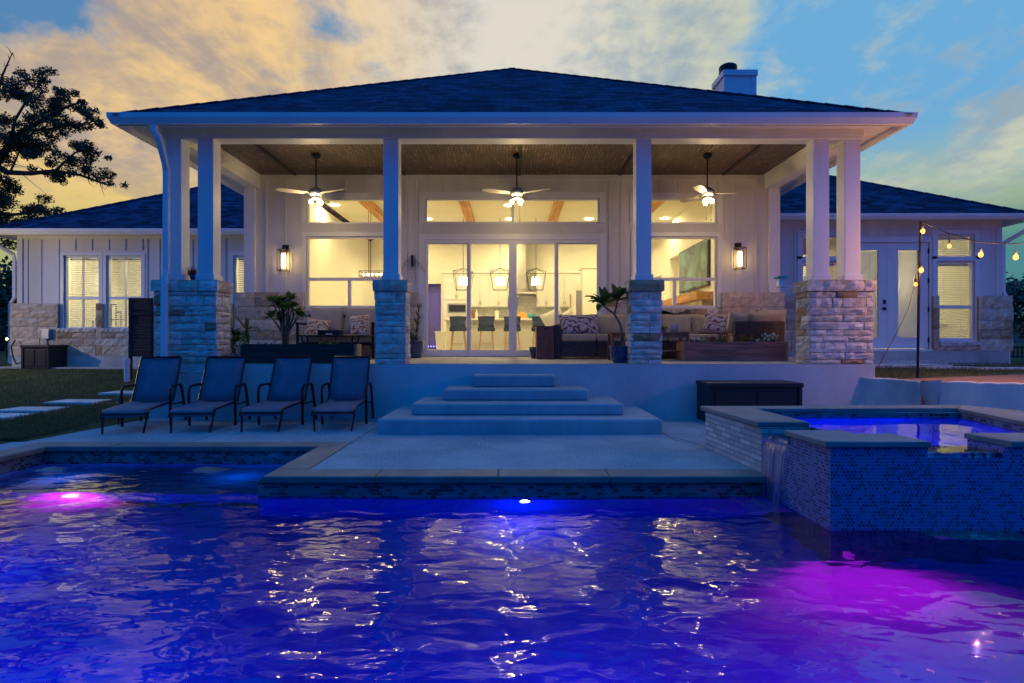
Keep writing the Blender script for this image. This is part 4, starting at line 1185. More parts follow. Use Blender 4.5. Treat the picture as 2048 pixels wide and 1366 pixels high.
# right wall with a niche and an archway (openings along Y)
for y0, y1, z0, z1 in ((11.16, 16.0, IZ, IC), (16.0, 17.1, 3.45, IC), (17.1, 18.0, IZ, IC), (18.0, 19.2, 3.1, IC), (19.2, 20.0, IZ, IC), (16.0, 17.1, IZ, 1.2)):
    ii.box(4.55, 4.80, y0, y1, z0, z1)
ii.box(4.8, 4.85, 11.16, 20, IZ, IC)
ii.quad((-4.85, 11.155, 4.2), (4.85, 11.155, 4.2), (4.85, 11.155, IC), (-4.85, 11.155, IC))
ii.build('interior_wall', 'interior_paint', HO)
hh = MB(); hh.box(X(1295, 20), X(1345, 20), 21.2, 21.25, IZ, 4.0); hh.build('hall_wall', 'hall_paint', HO)
for x in (-3.52, -1.16, 1.14, 3.5):
    bm_ = MB(); bm_.box(x-.10, x+.10, 11.2, 19.98, 4.36, IC-.004); bm_.build('ceiling_beam', 'cedar', HO)
WARM = (1.0, .82, .40)
for px, py in ((669, 410), (855, 438), (1018, 411), (1020, 438), (1178, 438), (1330, 437)):
    Yc_ = (IC-.01-CZ)*F/(683-py); x = X(px, Yc_)
    q = MB(); q.lathe((x, Yc_, IC-.012), [(.115, 0), (.115, .01)], 20); o = q.build('recessed_light', 'can_lens', HO)
    lamp('can_lamp', 'AREA', (x, Yc_, IC-.03), 36, WARM, .2, HO)
for x, y in ((-3.0, 12.9), (-.1, 12.9), (3.0, 12.9), (-3.2, 18.6), (3.0, 18.6), (0, 19.0)):
    lamp('can_lamp', 'AREA', (x, y, IC-.03), 36, WARM, .2, HO)
    q = MB(); q.lathe((x, y, IC-.012), [(.115, 0), (.115, .01)], 20); q.build('recessed_light', 'can_lens', HO)
lamp('hall_lamp', 'POINT', (X(1320, 20), 20.6, 3.2), 14, (1, .62, .25), .1, HO)
# wing rooms
def room(x0, x1, y0, y1, z1, watts, lx, col):
    m_ = MB(); z0 = .7
    m_.quad((x0, y1, z0), (x1, y1, z0), (x1, y1, z1), (x0, y1, z1)); m_.quad((x0, y0, z0), (x0, y1, z0), (x0, y1, z1), (x0, y0, z1))
    m_.quad((x1, y0, z0), (x1, y1, z0), (x1, y1, z1), (x1, y0, z1)); m_.quad((x0, y0, z1), (x1, y0, z1), (x1, y1, z1), (x0, y1, z1)); m_.quad((x0, y0, z0), (x1, y0, z0), (x1, y1, z0), (x0, y1, z0))
    m_.build('interior_wall', 'interior_paint', HO)
    for a, b, c in lx: lamp('room_lamp', 'POINT', (a, b, c), watts, col, .12, HO)
room(-11.5, -7.6, 14.16, 17.5, 3.5, 45, [(-10.5, 15.0, 3.1), (-8.4, 15.2, 3.0)], (1, .86, .50))
room(-7.5, -5.1, 14.16, 17.0, 3.5, 42, [(-6.2, 15.6, 2.9)], (1, .86, .52))
room(5.05, 7.0, 12.46, 16, 3.5, 34, [(6.0, 14.5, 2.9)], (1, .78, .40))
room(7.05, 10.0, 12.46, 16.5, 3.5, 32, [(9.4, 15.2, 2.6), (7.8, 15.2, 2.4)], (1, .86, .46))
cd = MB(); cd.box(5.2, 6.9, 13.3, 13.5, Z(494, YR), Z(476, YR)+.2); cd.build('ceiling_beam', 'cedar', HO)
dk_ = MB(); dk_.box(X(1880, 13.6), X(1960, 13.6), 13.6, 14.2, 1.42, 1.47); dk_.box(X(1880, 13.6), X(1960, 13.6), 14.15, 14.2, .8, 1.42); dk_.build('built_in_desk', 'interior_white', HO)
# ================================================================== PATIO LAMPS AND FANS
def copy_tree(o, parent=None):
    c = o.copy(); COL.objects.link(c)
    if parent: c.parent = parent; c.matrix_parent_inverse = o.matrix_parent_inverse.copy()
    for ch in list(o.children): copy_tree(ch, c)
    return c
def make_fan():
    FA = thing('ceiling_fan', '-', 'ceiling fan', (0, 0, 4.165), 'ceiling fans under the reed ceiling')
    o3 = Vector((0, 0, 4.165))
    MB().lathe((0, 0, 4.165), [(.075, 0), (.072, -.03), (.05, -.065), (.018, -.075)][::-1], 20).build('canopy', 'black_metal', FA, smooth=True)
    MB().tube([(0, 0, 4.10), (0, 0, 3.60)], .012, 10).build('downrod', 'black_metal', FA)
    MB().lathe((0, 0, 3.47), [(.05, 0), (.10, .015), (.115, .05), (.11, .10), (.07, .135), (.03, .15)], 24).build('motor', 'galvanized', FA, smooth=True)
    for k in range(3):
        a = R(-4 + 120*k); M = Matrix.Translation((0, 0, 3.515)) @ Matrix.Rotation(a, 4, 'Z') @ Matrix.Rotation(R(11), 4, 'X')
        b = MB(); n = 14; st = []
        for zz in (.004, -.004):
            for i in range(n+1):
                t_ = i/n; xx = .13+.50*t_; hw = .022 + .062*math.sin(math.pi*min(1, t_*.93+.035))**.55*(.6+.4*t_)
                if i == n: hw = .02
                b.v += [tuple(M @ Vector((xx, -hw, zz))), tuple(M @ Vector((xx, hw, zz)))]
        m = 2*(n+1)
        for i in range(n):
            b.face((2*i, 2*i+2, 2*i+3, 2*i+1)); b.face((m+2*i, m+2*i+1, m+2*i+3, m+2*i+2))
            b.face((2*i, m+2*i, m+2*i+2, 2*i+2)); b.face((2*i+1, 2*i+3, m+2*i+3, m+2*i+1))
        b.face((2*n, m+2*n, m+2*n+1, 2*n+1))
        b.build('blade', 'fan_blade', FA)
        br_ = MB(); br_.tube([tuple(M @ Vector((.09, 0, -.006))), tuple(M @ Vector((.19, 0, -.008)))], .012, 6); br_.build('blade_bracket', 'black_metal', FA)
    MB().lathe((0, 0, 3.41), [(.03, 0), (.065, .01), (.07, .045), (.05, .06)], 20).build('light_fitter', 'galvanized', FA, smooth=True)
    for k in range(3):
        a = R(-90 + 55*(k-1)*1.0) if k < 3 else 0
        a = R((-130, -50, 90)[k]); cx, cy = .075*math.cos(a), .075*math.sin(a)
        M = Vector((cx, cy, 3.40))
        b = MB(); b.ball((cx*1.1, cy*1.1, 3.385), .036, 7); bo = b.build('bulb', 'fan_bulb', FA, smooth=True)
        s_ = MB(); s_.lathe((cx*1.1, cy*1.1, 3.345), [(.052, 0), (.058, .02), (.05, .055), (.028, .08)], 14)
        s_.f.pop(); s_.f.pop(); s_.c.pop(); s_.c.pop(); s_.mi.pop(); s_.mi.pop()
        s_.build('glass_shade', 'lamp_glass', FA, smooth=True)
    for xx, l in ((-.03, .30), (.045, .32)):
        p = MB(); p.tube([(xx, -.05, 3.41), (xx, -.05, 3.41-l)], .0015, 5); p.lathe((xx, -.05, 3.41-l-.035), [(.003, 0), (.007, .008), (.006, .03), (.002, .035)], 8); p.build('pull_chain', 'black_metal', FA)
    return FA
fan0 = make_fan()
for i, (x, rz, lab) in enumerate(((-3.25, R(94), 'ceiling fan above the grey loveseat, dark rod and clustered bulbs'), (.08, R(91), 'ceiling fan above the sliding glass door, dark rod and clustered bulbs'), (3.24, 0, 'ceiling fan above the wicker sectional, pale blade reaching towards the lantern'))):
    fo = fan0 if i == 0 else copy_tree(fan0)
    fo.location = (x, 9.82, 4.165); fo.rotation_euler = (0, 0, rz); fo['label'] = lab
    lamp('fan_lamp', 'POINT', (x, 9.82-.10, 3.36), 19, (1, .76, .40), .05)

def make_sconce():
    S_ = thing('wall_lantern', '-', 'wall lantern', (0, 0, 0), 'lanterns on the patio wall')
    MB().box(-.06, .06, -.012, .0, .17, .30).build('backplate', 'black_metal', S_)
    MB().tube([(0, -.01, .24), (0, -.085, .24), (0, -.085, .19)], .012, 8).build('arm', 'black_metal', S_)
    f = MB(); w_, h_ = .085, .19; c = -.10; b = .0055
    for sx in (-1, 1):
        for sy in (-1, 1): f.box(sx*w_-b, sx*w_+b, c+sy*w_-b, c+sy*w_+b, -h_, h_)
    for z in (-h_, h_):
        for sx in (-1, 1): f.box(sx*w_-b, sx*w_+b, c-w_+b, c+w_-b, z-b, z+b); f.box(-w_+b, w_-b, c+sx*w_-b, c+sx*w_+b, z-b, z+b)
    f.box(-w_+b, w_-b, c-w_+b, c+w_-b, h_-.002, h_+.004)
    f.build('cage', 'black_metal', S_)
    g = MB()
    for sx in (-1, 1): g.quad((sx*w_, c-w_, -h_), (sx*w_, c+w_, -h_), (sx*w_, c+w_, h_), (sx*w_, c-w_, h_))
    g.quad((-w_, c-w_, -h_), (w_, c-w_, -h_), (w_, c-w_, h_), (-w_, c-w_, h_)); g.build('pane', 'lamp_glass', S_)
    MB().lathe((0, c, -.14), [(.038, 0), (.04, .02), (.04, .24), (.036, .26)], 14).build('frosted_tube', 'lamp_warm', S_, smooth=True)
    return S_
sc0 = make_sconce()
for i, (px, py, lab, e, colr) in enumerate(((568, 521, 'glowing box lantern on the wall near the big leafy jade plant', 20, (1, .66, .26)), (1479, 517, 'glowing box lantern on the wall above the sectional sofa', 22, (1, .80, .45)))):
    so = sc0 if i == 0 else copy_tree(sc0)
    so.location = (X(px, 10.9), 10.978, Z(py, 10.9)); so['label'] = lab
    for dz in (-.06, .06): lamp('lantern_lamp', 'POINT', (X(px, 10.9), 10.87, Z(py, 10.9)+dz), e, colr, .03)

# yard lamp on a post past the fence (its bars throw shadows on the end wall)
yl = thing('post_lamp', 'black garden post lamp beyond the metal fence', 'post lamp', (-13.6, 11.0, .3))
MB().tube([(-13.6, 11, .2), (-13.6, 11, 2.3)], .04, 10).build('post', 'black_metal', yl)
MB().lathe((-13.6, 11, 2.36), [(.09, 0), (.11, .26), (.02, .36)], 12).build('lamp_head', 'lamp_glass', yl)
MB().ball((-13.6, 11, 2.5), .06, 8).build('bulb', 'lamp_warm', yl)
lamp('post_lamp_bulb', 'POINT', (-13.6, 10.9, 2.5), 400, (1, .80, .56), .05, yl)

# ================================================================== STRING LIGHTS
PX, PY = 5.60, 8.15; PZT = Z(443, PY)
po = MB(); po.tube([(X(1835, PY), PY, .50), (X(1837.5, PY), PY, Z(590, PY)), (X(1841, PY), PY, PZT)], [.017, .017, .013], 10)
po = po.build('light_pole', 'black_metal'); po['label'] = 'slim black pole holding up the string of bulbs'; po['category'] = 'pole'
SL = thing('string_lights', 'black cord with warm glowing bulbs strung from a black pole', 'string lights', (X(1841, PY), PY, PZT))
top = Vector((X(1842, PY), PY-.02, PZT-.01))
path = [top] + [Vector((X(px, Y), Y, Z(py, Y))) for px, py, Y in ((1897, 467, 7.9), (1960, 485, 7.7), (2030, 488, 7.5), (2110, 480, 7.2))]
path += [Vector(p) for p in ((7.9, 6.4, 2.34), (8.3, 5.6, 2.5), (8.5, 4.8, 2.7))]
MB().tube(path, .007, 6).build('cord', 'black_plastic', SL)
def bulb(p, drop, mt, e, colr=(1, .45, .16), sz=.028):
    p = Vector(p)
    MB().tube([p+Vector((0, 0, .01)), p+Vector((.01, 0, -drop))], .004, 5).build('drop_wire', 'black_plastic', SL)
    q = p+Vector((.01, 0, -drop)); MB().lathe(q+Vector((0, 0, -.045)), [(.014, 0), (.017, .02), (.012, .05)], 10).build('socket', 'black_plastic', SL)
    MB().ball(q+Vector((0, 0, -.078)), sz, 8, (1, 1, 1.25)).build('bulb', mt, SL, smooth=True)
    if e: lamp('string_lamp', 'POINT', q+Vector((0, -.06, -.085)), e, colr, .03, SL)
bulb(top, .05, 'string_bulb', 9)
bulb(path[1], .09, 'string_bulb', 3, sz=.022); bulb(path[2], .08, 'string_bulb', 24); bulb(path[3], .09, 'string_bulb', 24)
for p in path[4:]: bulb(p, .08, 'string_bulb', 20, (1, .36, .20))
low = [top, Vector((X(1838, PY), PY-.03, Z(500, PY))), Vector((X(1832, PY), PY-.05, Z(526, PY))), Vector((X(1826, PY), PY-.04, Z(560, PY)))]
MB().tube(low, .006, 6).build('cord', 'black_plastic', SL)
bulb((X(1836, PY), PY-.05, Z(527, PY)), .02, 'string_bulb', 9)
bulb((X(1826, PY), PY-.04, Z(558, PY)), .0, 'string_amber', 0, sz=.022)
ro = MB(); ro.tube([(X(1825, PY), PY-.04, Z(572, PY)), (X(1816, PY), PY+.0, Z(620, PY)), (X(1798, PY), PY+.05, Z(665, 8.2)), (X(1776, 8.3), 8.4, Z(715, 8.4)), (X(1763, 8.6), 8.7, Z(737, 8.7)-.0), (X(1755, 8.7), 8.8, .62)], .006, 6)
ro = ro.build('guy_rope', 'rope'); ro['label'] = 'thin tan rope running from the last bulb down to the grass'; ro['category'] = 'rope'

# ================================================================== LOUNGERS
def make_lounger():
    L = thing('chaise_lounge', '-', 'chaise lounge', (0, 0, 0), 'sling chaise lounges along the patio wall')
    w_ = .235
    # side profile: foot -> seat -> hinge -> head, y forward = 0 at foot
    seat = [(-.01, .20), (.01, .255), (.06, .275), (.30, .285), (.55, .292), (.80, .305)]
    back = [(.80, .305), (.88, .44), (.98, .64), (1.085, .855)]
    def strip(prof, name):
        m = MB()
        for yy, zz in prof: m.v += [(-w_, yy, zz), (-w_*.45, yy+.006, zz-.014), (w_*.45, yy+.006, zz-.014), (w_, yy, zz)]
        for i in range(len(prof)-1):
            for j in range(3): m.face((4*i+j, 4*i+j+1, 4*i+5+j, 4*i+4+j))
        o = m.build(name, 'sling', L, smooth=True); s_ = o.modifiers.new('t', 'SOLIDIFY'); s_.thickness = .012; return o
    strip(seat, 'seat'); strip(back, 'backrest')
    for sx in (-1, 1):
        f = MB(); x = sx*(w_+.010)
        f.tube([(x, yy, zz-.012) for yy, zz in seat], .012, 8); f.build('side_rail', 'bronze', L)
        f = MB(); f.tube([(x, yy, zz-.008) for yy, zz in back], .012, 8); f.build('back_rail', 'bronze', L)
        MB().tube([(x, .06, .265), (sx*(w_-.02), -.02, 0)], .012, 6, sq=False).build('leg', 'bronze', L)
        xa = sx*(w_+.045)
        MB().tube([(xa, .62, 0), (xa, .60, .38), (xa, .615, .46), (xa, .66, .50), (xa, .85, .505), (xa, .94, .50), (xa, .99, .46), (xa, 1.03, .36), (xa, 1.16, 0)], .017, 8).build('armrest', 'bronze', L)
        MB().tube([(xa, .60, .27), (xa, 1.07, .25)], .012, 6).build('arm_brace', 'bronze', L)
    for yy, zz in ((-.005, .225), (.80, .285)): MB().tube([(-w_, yy, zz), (w_, yy, zz)], .011, 6).build('cross_bar', 'bronze', L)
    MB().tube([(-w_, 1.085, .855), (w_, 1.085, .855)], .012, 6).build('head_bar', 'bronze', L)
    return L
ch0 = make_lounger()
for i, (x, y, hx, lab) in enumerate(((-4.50, 6.86, -4.70, 'sling lounger at the lawn end of the row, beside the downspout'), (-3.75, 6.92, -3.86, 'second sling lounger from the lawn, below the stone corner pier'), (-2.965, 6.98, -2.97, 'third sling lounger from the lawn, below the planter box'), (-2.12, 7.03, -2.20, 'sling lounger next to the concrete steps'))):
    o = ch0 if i == 0 else copy_tree(ch0)
    o.location = (x, y, 0); o.rotation_euler = (0, 0, math.atan2(x-hx, 1.1)); o['label'] = lab

# ================================================================== BOXES, YARD ITEMS
def crate(name, label, x0, x1, y0, y1, z0, z1, parts_lid=.06, panel=True):
    t_ = thing(name, label, 'storage box', ((x0+x1)/2, (y0+y1)/2, z0))
    b = MB(); b.box(x0+.02, x1-.02, y0+.02, y1-.02, z0, z1-parts_lid); 
    if panel:
        n = max(2, int((x1-x0)/.45))
        for k in range(n):
            a = x0+.05+(x1-x0-.1)*k/n; c = x0+.05+(x1-x0-.1)*(k+1)/n
            b.box(a+.02, c-.02, y0+.008, y0+.03, z0+.06, z1-parts_lid-.05)
        for a in (x0, x1-.05): b.box(a, a+.05, y0, y1, z0, z1-parts_lid)
    b.build('body', 'black_plastic', t_, bevel=.006)
    MB().box(x0-.015, x1+.015, y0-.015, y1+.015, z1-parts_lid, z1).build('lid', 'black_plastic', t_, bevel=.012)
    return t_
crate('storage_box', 'long black deck box against the patio wall behind the spa', 2.56, 3.76, 7.66, 8.2, 0, .53)
crate('storage_box', 'squat black box on the walkway by the stone wall and electric meter', X(49, 13.4), X(104, 13.4), 13.30, 13.85, .45, Z(690, 13.4))
em = thing('electric_box', 'small grey electrical box on the stone wall under the bedroom window', 'electrical box', (X(95, 13.85), 13.88, Z(668, 13.85)))
MB().box(X(87, 13.85), X(102, 13.85), 13.78, 13.89, Z(678, 13.85), Z(660, 13.85)).build('housing', 'galvanized', em, bevel=.01)
MB().box(X(86, 13.85), X(103, 13.85), 13.77, 13.885, Z(661, 13.85), Z(658, 13.85)).build('hood', 'galvanized', em)
MB().tube([(X(93, 13.85), 13.85, Z(678, 13.85)), (X(93.5, 13.85), 13.85, Z(712, 13.85))], .018, 8).build('conduit', 'galvanized', em)
ho = MB(); ho.tube([(X(30, 13.8), 13.8, 1.1), (X(26, 13.7), 13.65, .95), (X(26, 13.6), 13.6, .72), (X(34, 13.6), 13.58, .55), (X(48, 13.5), 13.56, .62)], .016, 8)
ho = ho.build('garden_hose', 'black_plastic'); ho['label'] = 'black hose looping from the house corner to the black box'; ho['category'] = 'hose'
# dark screen
sc = thing('privacy_screen', 'dark rough-board privacy screen on posts beside the stone corner pier', 'screen', (X(281, 11.6), 11.6, .3))
Yq = 11.6
b = MB(); zz = Z(713, Yq); r = random.Random(5)
while zz < Z(598, Yq)-.03:
    h = r.uniform(.045, .075); b.box(X(258, Yq), X(307, Yq), Yq-.012-r.uniform(0, .012), Yq+.02, zz, zz+h-.0015); zz += h
b.build('board_panel', 'dark_wood', sc)
for px in (259, 301): MB().box(X(px, Yq), X(px+4, Yq), Yq-.03, Yq+.035, .25, Z(597, Yq)).build('post', 'black_plastic', sc)
vp = thing('drain_pipe', 'short white cleanout pipe standing in the lawn', 'drain pipe', (X(254, 11.2), 11.2, .3))
MB().lathe((X(254, 11.2), 11.2, .25), [(.05, 0), (.05, Z(728, 11.2)-.25), (.056, Z(727, 11.2)-.25), (.056, Z(722, 11.2)-.25), (.05, Z(721.5, 11.2)-.25)], 18).build('pipe', 'white_plastic', vp, smooth=False)
MB().lathe((X(254, 11.2), 11.2, Z(721.5, 11.2)), [(.054, 0), (.054, .04), (.02, .042), (.02, .055)], 18).build('pipe_cap', 'white_plastic', vp)
# solar path light stuck in the lawn by the first lounger
so = thing('path_light', 'small domed glass path light in the grass beside the first lounger', 'path light', (X(236, 7.5), 7.5, 0))
zt2 = Z(799, 7.5); xx = X(237, 7.5)
MB().tube([(xx, 7.5, gl(xx, 7.5)-.05), (xx, 7.5, zt2)], .008, 8).build('stake', 'black_metal', so)
MB().lathe((xx, 7.5, zt2-.03), [(.045, 0), (.05, .02), (.04, .05), (.015, .065)], 16).build('dome', 'lamp_glass', so, smooth=True)
MB().lathe((xx, 7.5, zt2-.05), [(.028, 0), (.032, .02)], 14).build('collar', 'steel', so)
# fences
def fence(label, x0, x1, y, z0, z1, post_x, gap=.105):
    t_ = thing('metal_fence', label, 'fence', ((x0+x1)/2, y, z0))
    m = MB(); x = x0
    while x < x1: m.box(x-.009, x+.009, y-.009, y+.009, z0+.04, z1); x += gap
    m.build('picket_panel', 'black_metal', t_)
    for z in (z0+.10, z1-.06): MB().box(x0, x1, y-.016, y+.016, z-.018, z+.018).build('rail', 'black_metal', t_)
    for px_ in post_x: MB().box(px_-.035, px_+.035, y-.035, y+.035, z0-.1, z1+.06).build('post', 'black_metal', t_)
fence('tall black metal picket fence and gate post at the stone house corner', -16.0, -11.95, 13.75, .48, Z(606, 13.75), (-11.98, -13.9))
fence('low black metal fence behind the house end with the tall lit window', 10.6, 22, 14.5, .6, Z(690, 14.5), (10.7, 13, 16))
fl = thing('garden_light', 'tiny distant white lamp seen through the fence bars', 'garden light', (X(13.5, 22), 22, .5))
MB().tube([(X(13.5, 22), 22, .4), (X(13.5, 22), 22, Z(681, 22))], .02, 8).build('post', 'black_metal', fl)
MB().ball((X(13.5, 22), 22, Z(678, 22)), .04, 6).build('bulb', 'far_lamp', fl)

# ================================================================== PATIO FURNITURE
def fz_(y): return .752 + .028*(y-8.252)/2.748
# loveseat
LS = thing('loveseat', 'dark framed loveseat with two grey back cushions under the window', 'loveseat', (-3.05, 10.4, fz_(10.4)))
z0 = fz_(10.4); xl, xr = X(606, 10.4), X(757, 10.4)
f = MB()
f.box(xl+.04, xr-.04, 10.06, 10.10, z0+.22, z0+.27); f.box(xl+.04, xr-.04, 10.66, 10.70, z0+.22, z0+.27)
for x in (xl+.02, xr-.02):
    f.box(x-.02, x+.02, 10.06, 10.10, z0, z0+.60); f.box(x-.02, x+.02, 10.68, 10.72, z0, z0+.78); f.box(x-.025, x+.025, 10.04, 10.72, z0+.58, z0+.62); f.box(x-.015, x+.015, 10.10, 10.68, z0+.22, z0+.26)
f.box(xl, xr, 10.68, 10.72, z0+.72, z0+.78); f.build('frame', 'black_metal', LS, bevel=.004)
mid_ = (xl+xr)/2
for a, b in ((xl+.05, mid_-.006), (mid_+.006, xr-.05)):
    MB().box(a, b, 10.07, 10.62, z0+.27, z0+.41).build('seat_cushion', 'fabric_grey', LS, bevel=.045, segs=4)
    M = Matrix.Translation(((a+b)/2, 10.60, z0+.66)) @ Matrix.Rotation(R(-14), 4, 'X')
    MB().pillow(M, b-a+.02, .52, .20).build('back_cushion', 'fabric_grey', LS, smooth=True)
def pil(name, label, mt, c, w_, h_, t_, rx, ry, rz, group):
    M = Matrix.Translation(c) @ Matrix.Rotation(R(rz), 4, 'Z') @ Matrix.Rotation(R(rx), 4, 'X') @ Matrix.Rotation(R(ry), 4, 'Y')
    o = MB().pillow(M, w_, h_, t_).build(name, mt, smooth=True); o['label'] = label; o['category'] = 'pillow'; o['group'] = group
    # pattern needs local coordinates around the pillow
    return o
pil('throw_pillow', 'cream and rust patterned pillow at the plant end of the loveseat', 'paisley_red', (X(634, 10.35), 10.36, Z(657, 10.36)), .42, .36, .14, -20, 8, 0, 'patterned pillows on the loveseat')
pil('throw_pillow', 'cream and rust patterned pillow at the pier end of the loveseat', 'paisley_red', (X(720, 10.35), 10.34, Z(652, 10.34)), .36, .42, .14, -18, -8, 0, 'patterned pillows on the loveseat')
# coffee table
Yt = 9.7; z0 = fz_(Yt); zt2 = Z(670, Yt)
CT = thing('coffee_table', 'dark metal coffee table in front of the loveseat', 'coffee table', (X(665, Yt), Yt, z0))
xa, xb = X(597, Yt), X(737, Yt)
MB().box(xa, xb, Yt-.02, Yt+.5, zt2-.025, zt2).build('table_top', 'black_metal', CT, bevel=.004)
for a, b in ((X(602, Yt), X(609, Yt)), (X(613, Yt), X(619, Yt)), (X(705, Yt), X(697, Yt)), (X(717, Yt), X(708, Yt))):
    MB().tube([(a, Yt+.03, zt2-.02), (b, Yt+.06, z0)], .014, 6).build('leg', 'black_metal', CT)
for a in (xa+.03, xb-.03): MB().tube([(a, Yt+.45, zt2-.02), (a, Yt+.45, z0)], .014, 6).build('leg', 'black_metal', CT)
bx = MB(); bx.box(X(636, 9.85), X(680, 9.85), 9.82, 10.05, zt2+.001, zt2+.085)
bx = bx.build('serving_box', 'black_plastic', bevel=.008); bx['label'] = 'dark box on the coffee table before the loveseat'; bx['category'] = 'box'
orn = MB()
for k in range(5): orn.ball((X(658, 9.8)-.045+.0225*k, 9.80, zt2+.012+.008*(k % 2)), .013, 5)
orn = orn.build('shell_garland', 'linen'); orn['label'] = 'little white shell ornament in front of the dark box'; orn['category'] = 'ornament'

# planters
def planter(label, x0, x1, y0, y1, z0, z1, mt='planter_wood'):
    t_ = thing('planter_box', label, 'planter', ((x0+x1)/2, (y0+y1)/2, z0), 'wooden planter boxes at the patio edge')
    n = 3; h = (z1-z0)/n
    m = MB()
    for k in range(n): m.box(x0, x1, y0, y0+.03, z0+k*h+.002, z0+(k+1)*h-.002); m.box(x0, x1, y1-.03, y1, z0+k*h+.002, z0+(k+1)*h-.002)
    m.build('side_boards', mt, t_)
    for xa_ in (x0, x1):
        m = MB(); sx = -1 if xa_ == x0 else 1
        m.box(min(xa_, xa_+sx*.035), max(xa_, xa_+sx*.035), y0+.004, y1-.004, z0, z1-.004); m.build('end_board', 'planter_end', t_)
    MB().box(x0+.01, x1-.01, y0+.03, y1-.03, z1-.06, z1-.04).build('soil', 'soil', t_)
    return t_
planter('weathered wood planter at the patio edge behind the loungers', -3.85, -2.24, 8.40, 8.68, .755, 1.03, 'dark_wood')
planter('reddish wood planter with blooming flowers in front of the sectional', 2.68, 4.26, 9.2, 9.53, fz_(9.2), 1.066)
r = random.Random(17)
def flowers(label, x, y, z, n, spread, petal, leafm='plant_leaf', h=.10):
    t_ = thing('flower_clump', label, 'flowers', (x, y, z), 'flowers in the planter boxes')
    lf = MB(); pt_ = MB()
    for i in range(n*5):
        a = r.uniform(0, 6.28); e = r.uniform(.2, 1.3); p = (x+r.gauss(0, spread*.6), y+r.gauss(0, .05), z+r.uniform(-.02, h*.5))
        lf.leaf(p, (math.cos(a)*math.cos(e), math.sin(a)*math.cos(e), math.sin(e)), r.uniform(.03, .06), .025, .6, 3, .2, r.random())
    for i in range(n):
        c = Vector((x+r.gauss(0, spread*.6), y+r.gauss(0, .05)-.02, z+r.uniform(.03, h))); k0 = r.random()
        for k in range(5):
            a = 6.28*k/5+r.random(); d = Vector((math.cos(a), -.6, math.sin(a))).normalized()
            pt_.leaf(c, d, .026, .024, .2, 2, .1, min(1, k0*.8+.1*r.random()))
    lf.build('leaves', leafm, t_); pt_.build('petals', petal, t_)
Yf = 9.34; zf = 1.05
for px, n, pt_, lab in ((1392, 15, 'white_petal', 'white blossoms at the sofa-table end of the red planter'), (1421, 12, 'red_petal', 'dark red blossoms beside white ones in the red planter'), (1446, 16, 'red_petal', 'tallest dark red and orange blossoms in the red planter'), (1492, 14, 'red_petal', 'orange and red blossoms in front of the wicker sofa back'), (1514, 3, 'white_petal', 'mostly green leafy clump in the red planter'), (1539, 20, 'white_petal', 'white blossoms at the stone pier end of the red planter')):
    flowers(lab, X(px, Yf), Yf, zf, n, .09, pt_, h=.14 if px in (1446, 1492, 1539) else .08)
flowers('low red and green flowers in the dark planter by the coffee table', X(655, 8.55), 8.55, 1.01, 8, .13, 'red_petal', h=.08)
flowers('small white blossoms in the dark planter near the strappy plant', X(525, 8.55), 8.55, 1.0, 5, .10, 'white_petal', h=.05)

# potted plants
def pot(t_, c, rt, h, mt, rb=None):
    rb = rb or rt*.62
    MB().lathe(c, [(rb, 0), (rt*.86, h*.35), (rt*.98, h*.72), (rt*.97, h*.9), (rt*1.03, h*.93), (rt*1.03, h), (rt*.92, h), (rt*.9, h*.86)], 28).build('pot', mt, t_, smooth=True)
    MB().lathe((c[0], c[1], c[2]+h*.84), [(rt*.9, 0), (rt*.88, .01)], 20).build('soil', 'soil', t_)
def rosette(lf, p, d, n, L, wd, droop, rr, spread=1.0, flat=.25):
    d = Vector(d).normalized(); a0 = d.orthogonal().normalized(); b0 = d.cross(a0)
    for k in range(n):
        a = k*2.399 + rr.uniform(-.2, .2); e = rr.uniform(.25, 1.0)*spread
        dd = d*math.cos(e) + (a0*math.cos(a)+b0*math.sin(a))*math.sin(e)
        lf.leaf(p, dd, L*rr.uniform(.75, 1.1), wd, droop*rr.uniform(.6, 1.2), 5, flat, rr.random())
rr = random.Random(31)
# plumeria in the blue pot by the pier
Yp = 8.62; z0 = fz_(Yp); xp = X(1238, Yp)
PL = thing('potted_plant', 'tree-like plant with long glossy leaves in a blue pot by the stone pier', 'potted plant', (xp, Yp, z0), 'potted plants on the patio')
pot(PL, (xp, Yp, z0), .145, Z(692, Yp)-z0, 'pot_blue')
base = (X(1238, Yp), Yp, Z(695, Yp)); fork = (X(1228, Yp), Yp-.02, Z(628, Yp))
st = MB(); st.tube([base, (X(1245, Yp), Yp, Z(672, Yp)), (X(1240, Yp), Yp-.01, Z(648, Yp)), fork], [.017, .016, .015, .014], 8)
t1 = (X(1206, Yp), Yp-.04, Z(612, Yp)); t2 = (X(1234, Yp), Yp-.02, Z(603, Yp))
st.tube([fork, (X(1217, Yp), Yp-.03, Z(620, Yp)), t1], [.013, .012, .012], 8); st.tube([fork, (X(1232, Yp), Yp-.02, Z(615, Yp)), t2], [.013, .012, .012], 8)
st.build('stem', 'stem', PL, smooth=True)
lf = MB()
rosette(lf, t1, (-.3, -.25, .9), 13, .31, .115, .95, rr, 1.25); rosette(lf, t2, (.2, -.2, .95), 13, .28, .11, .7, rr, 1.25)
lf.build('leaves', 'plant_leaf', PL)
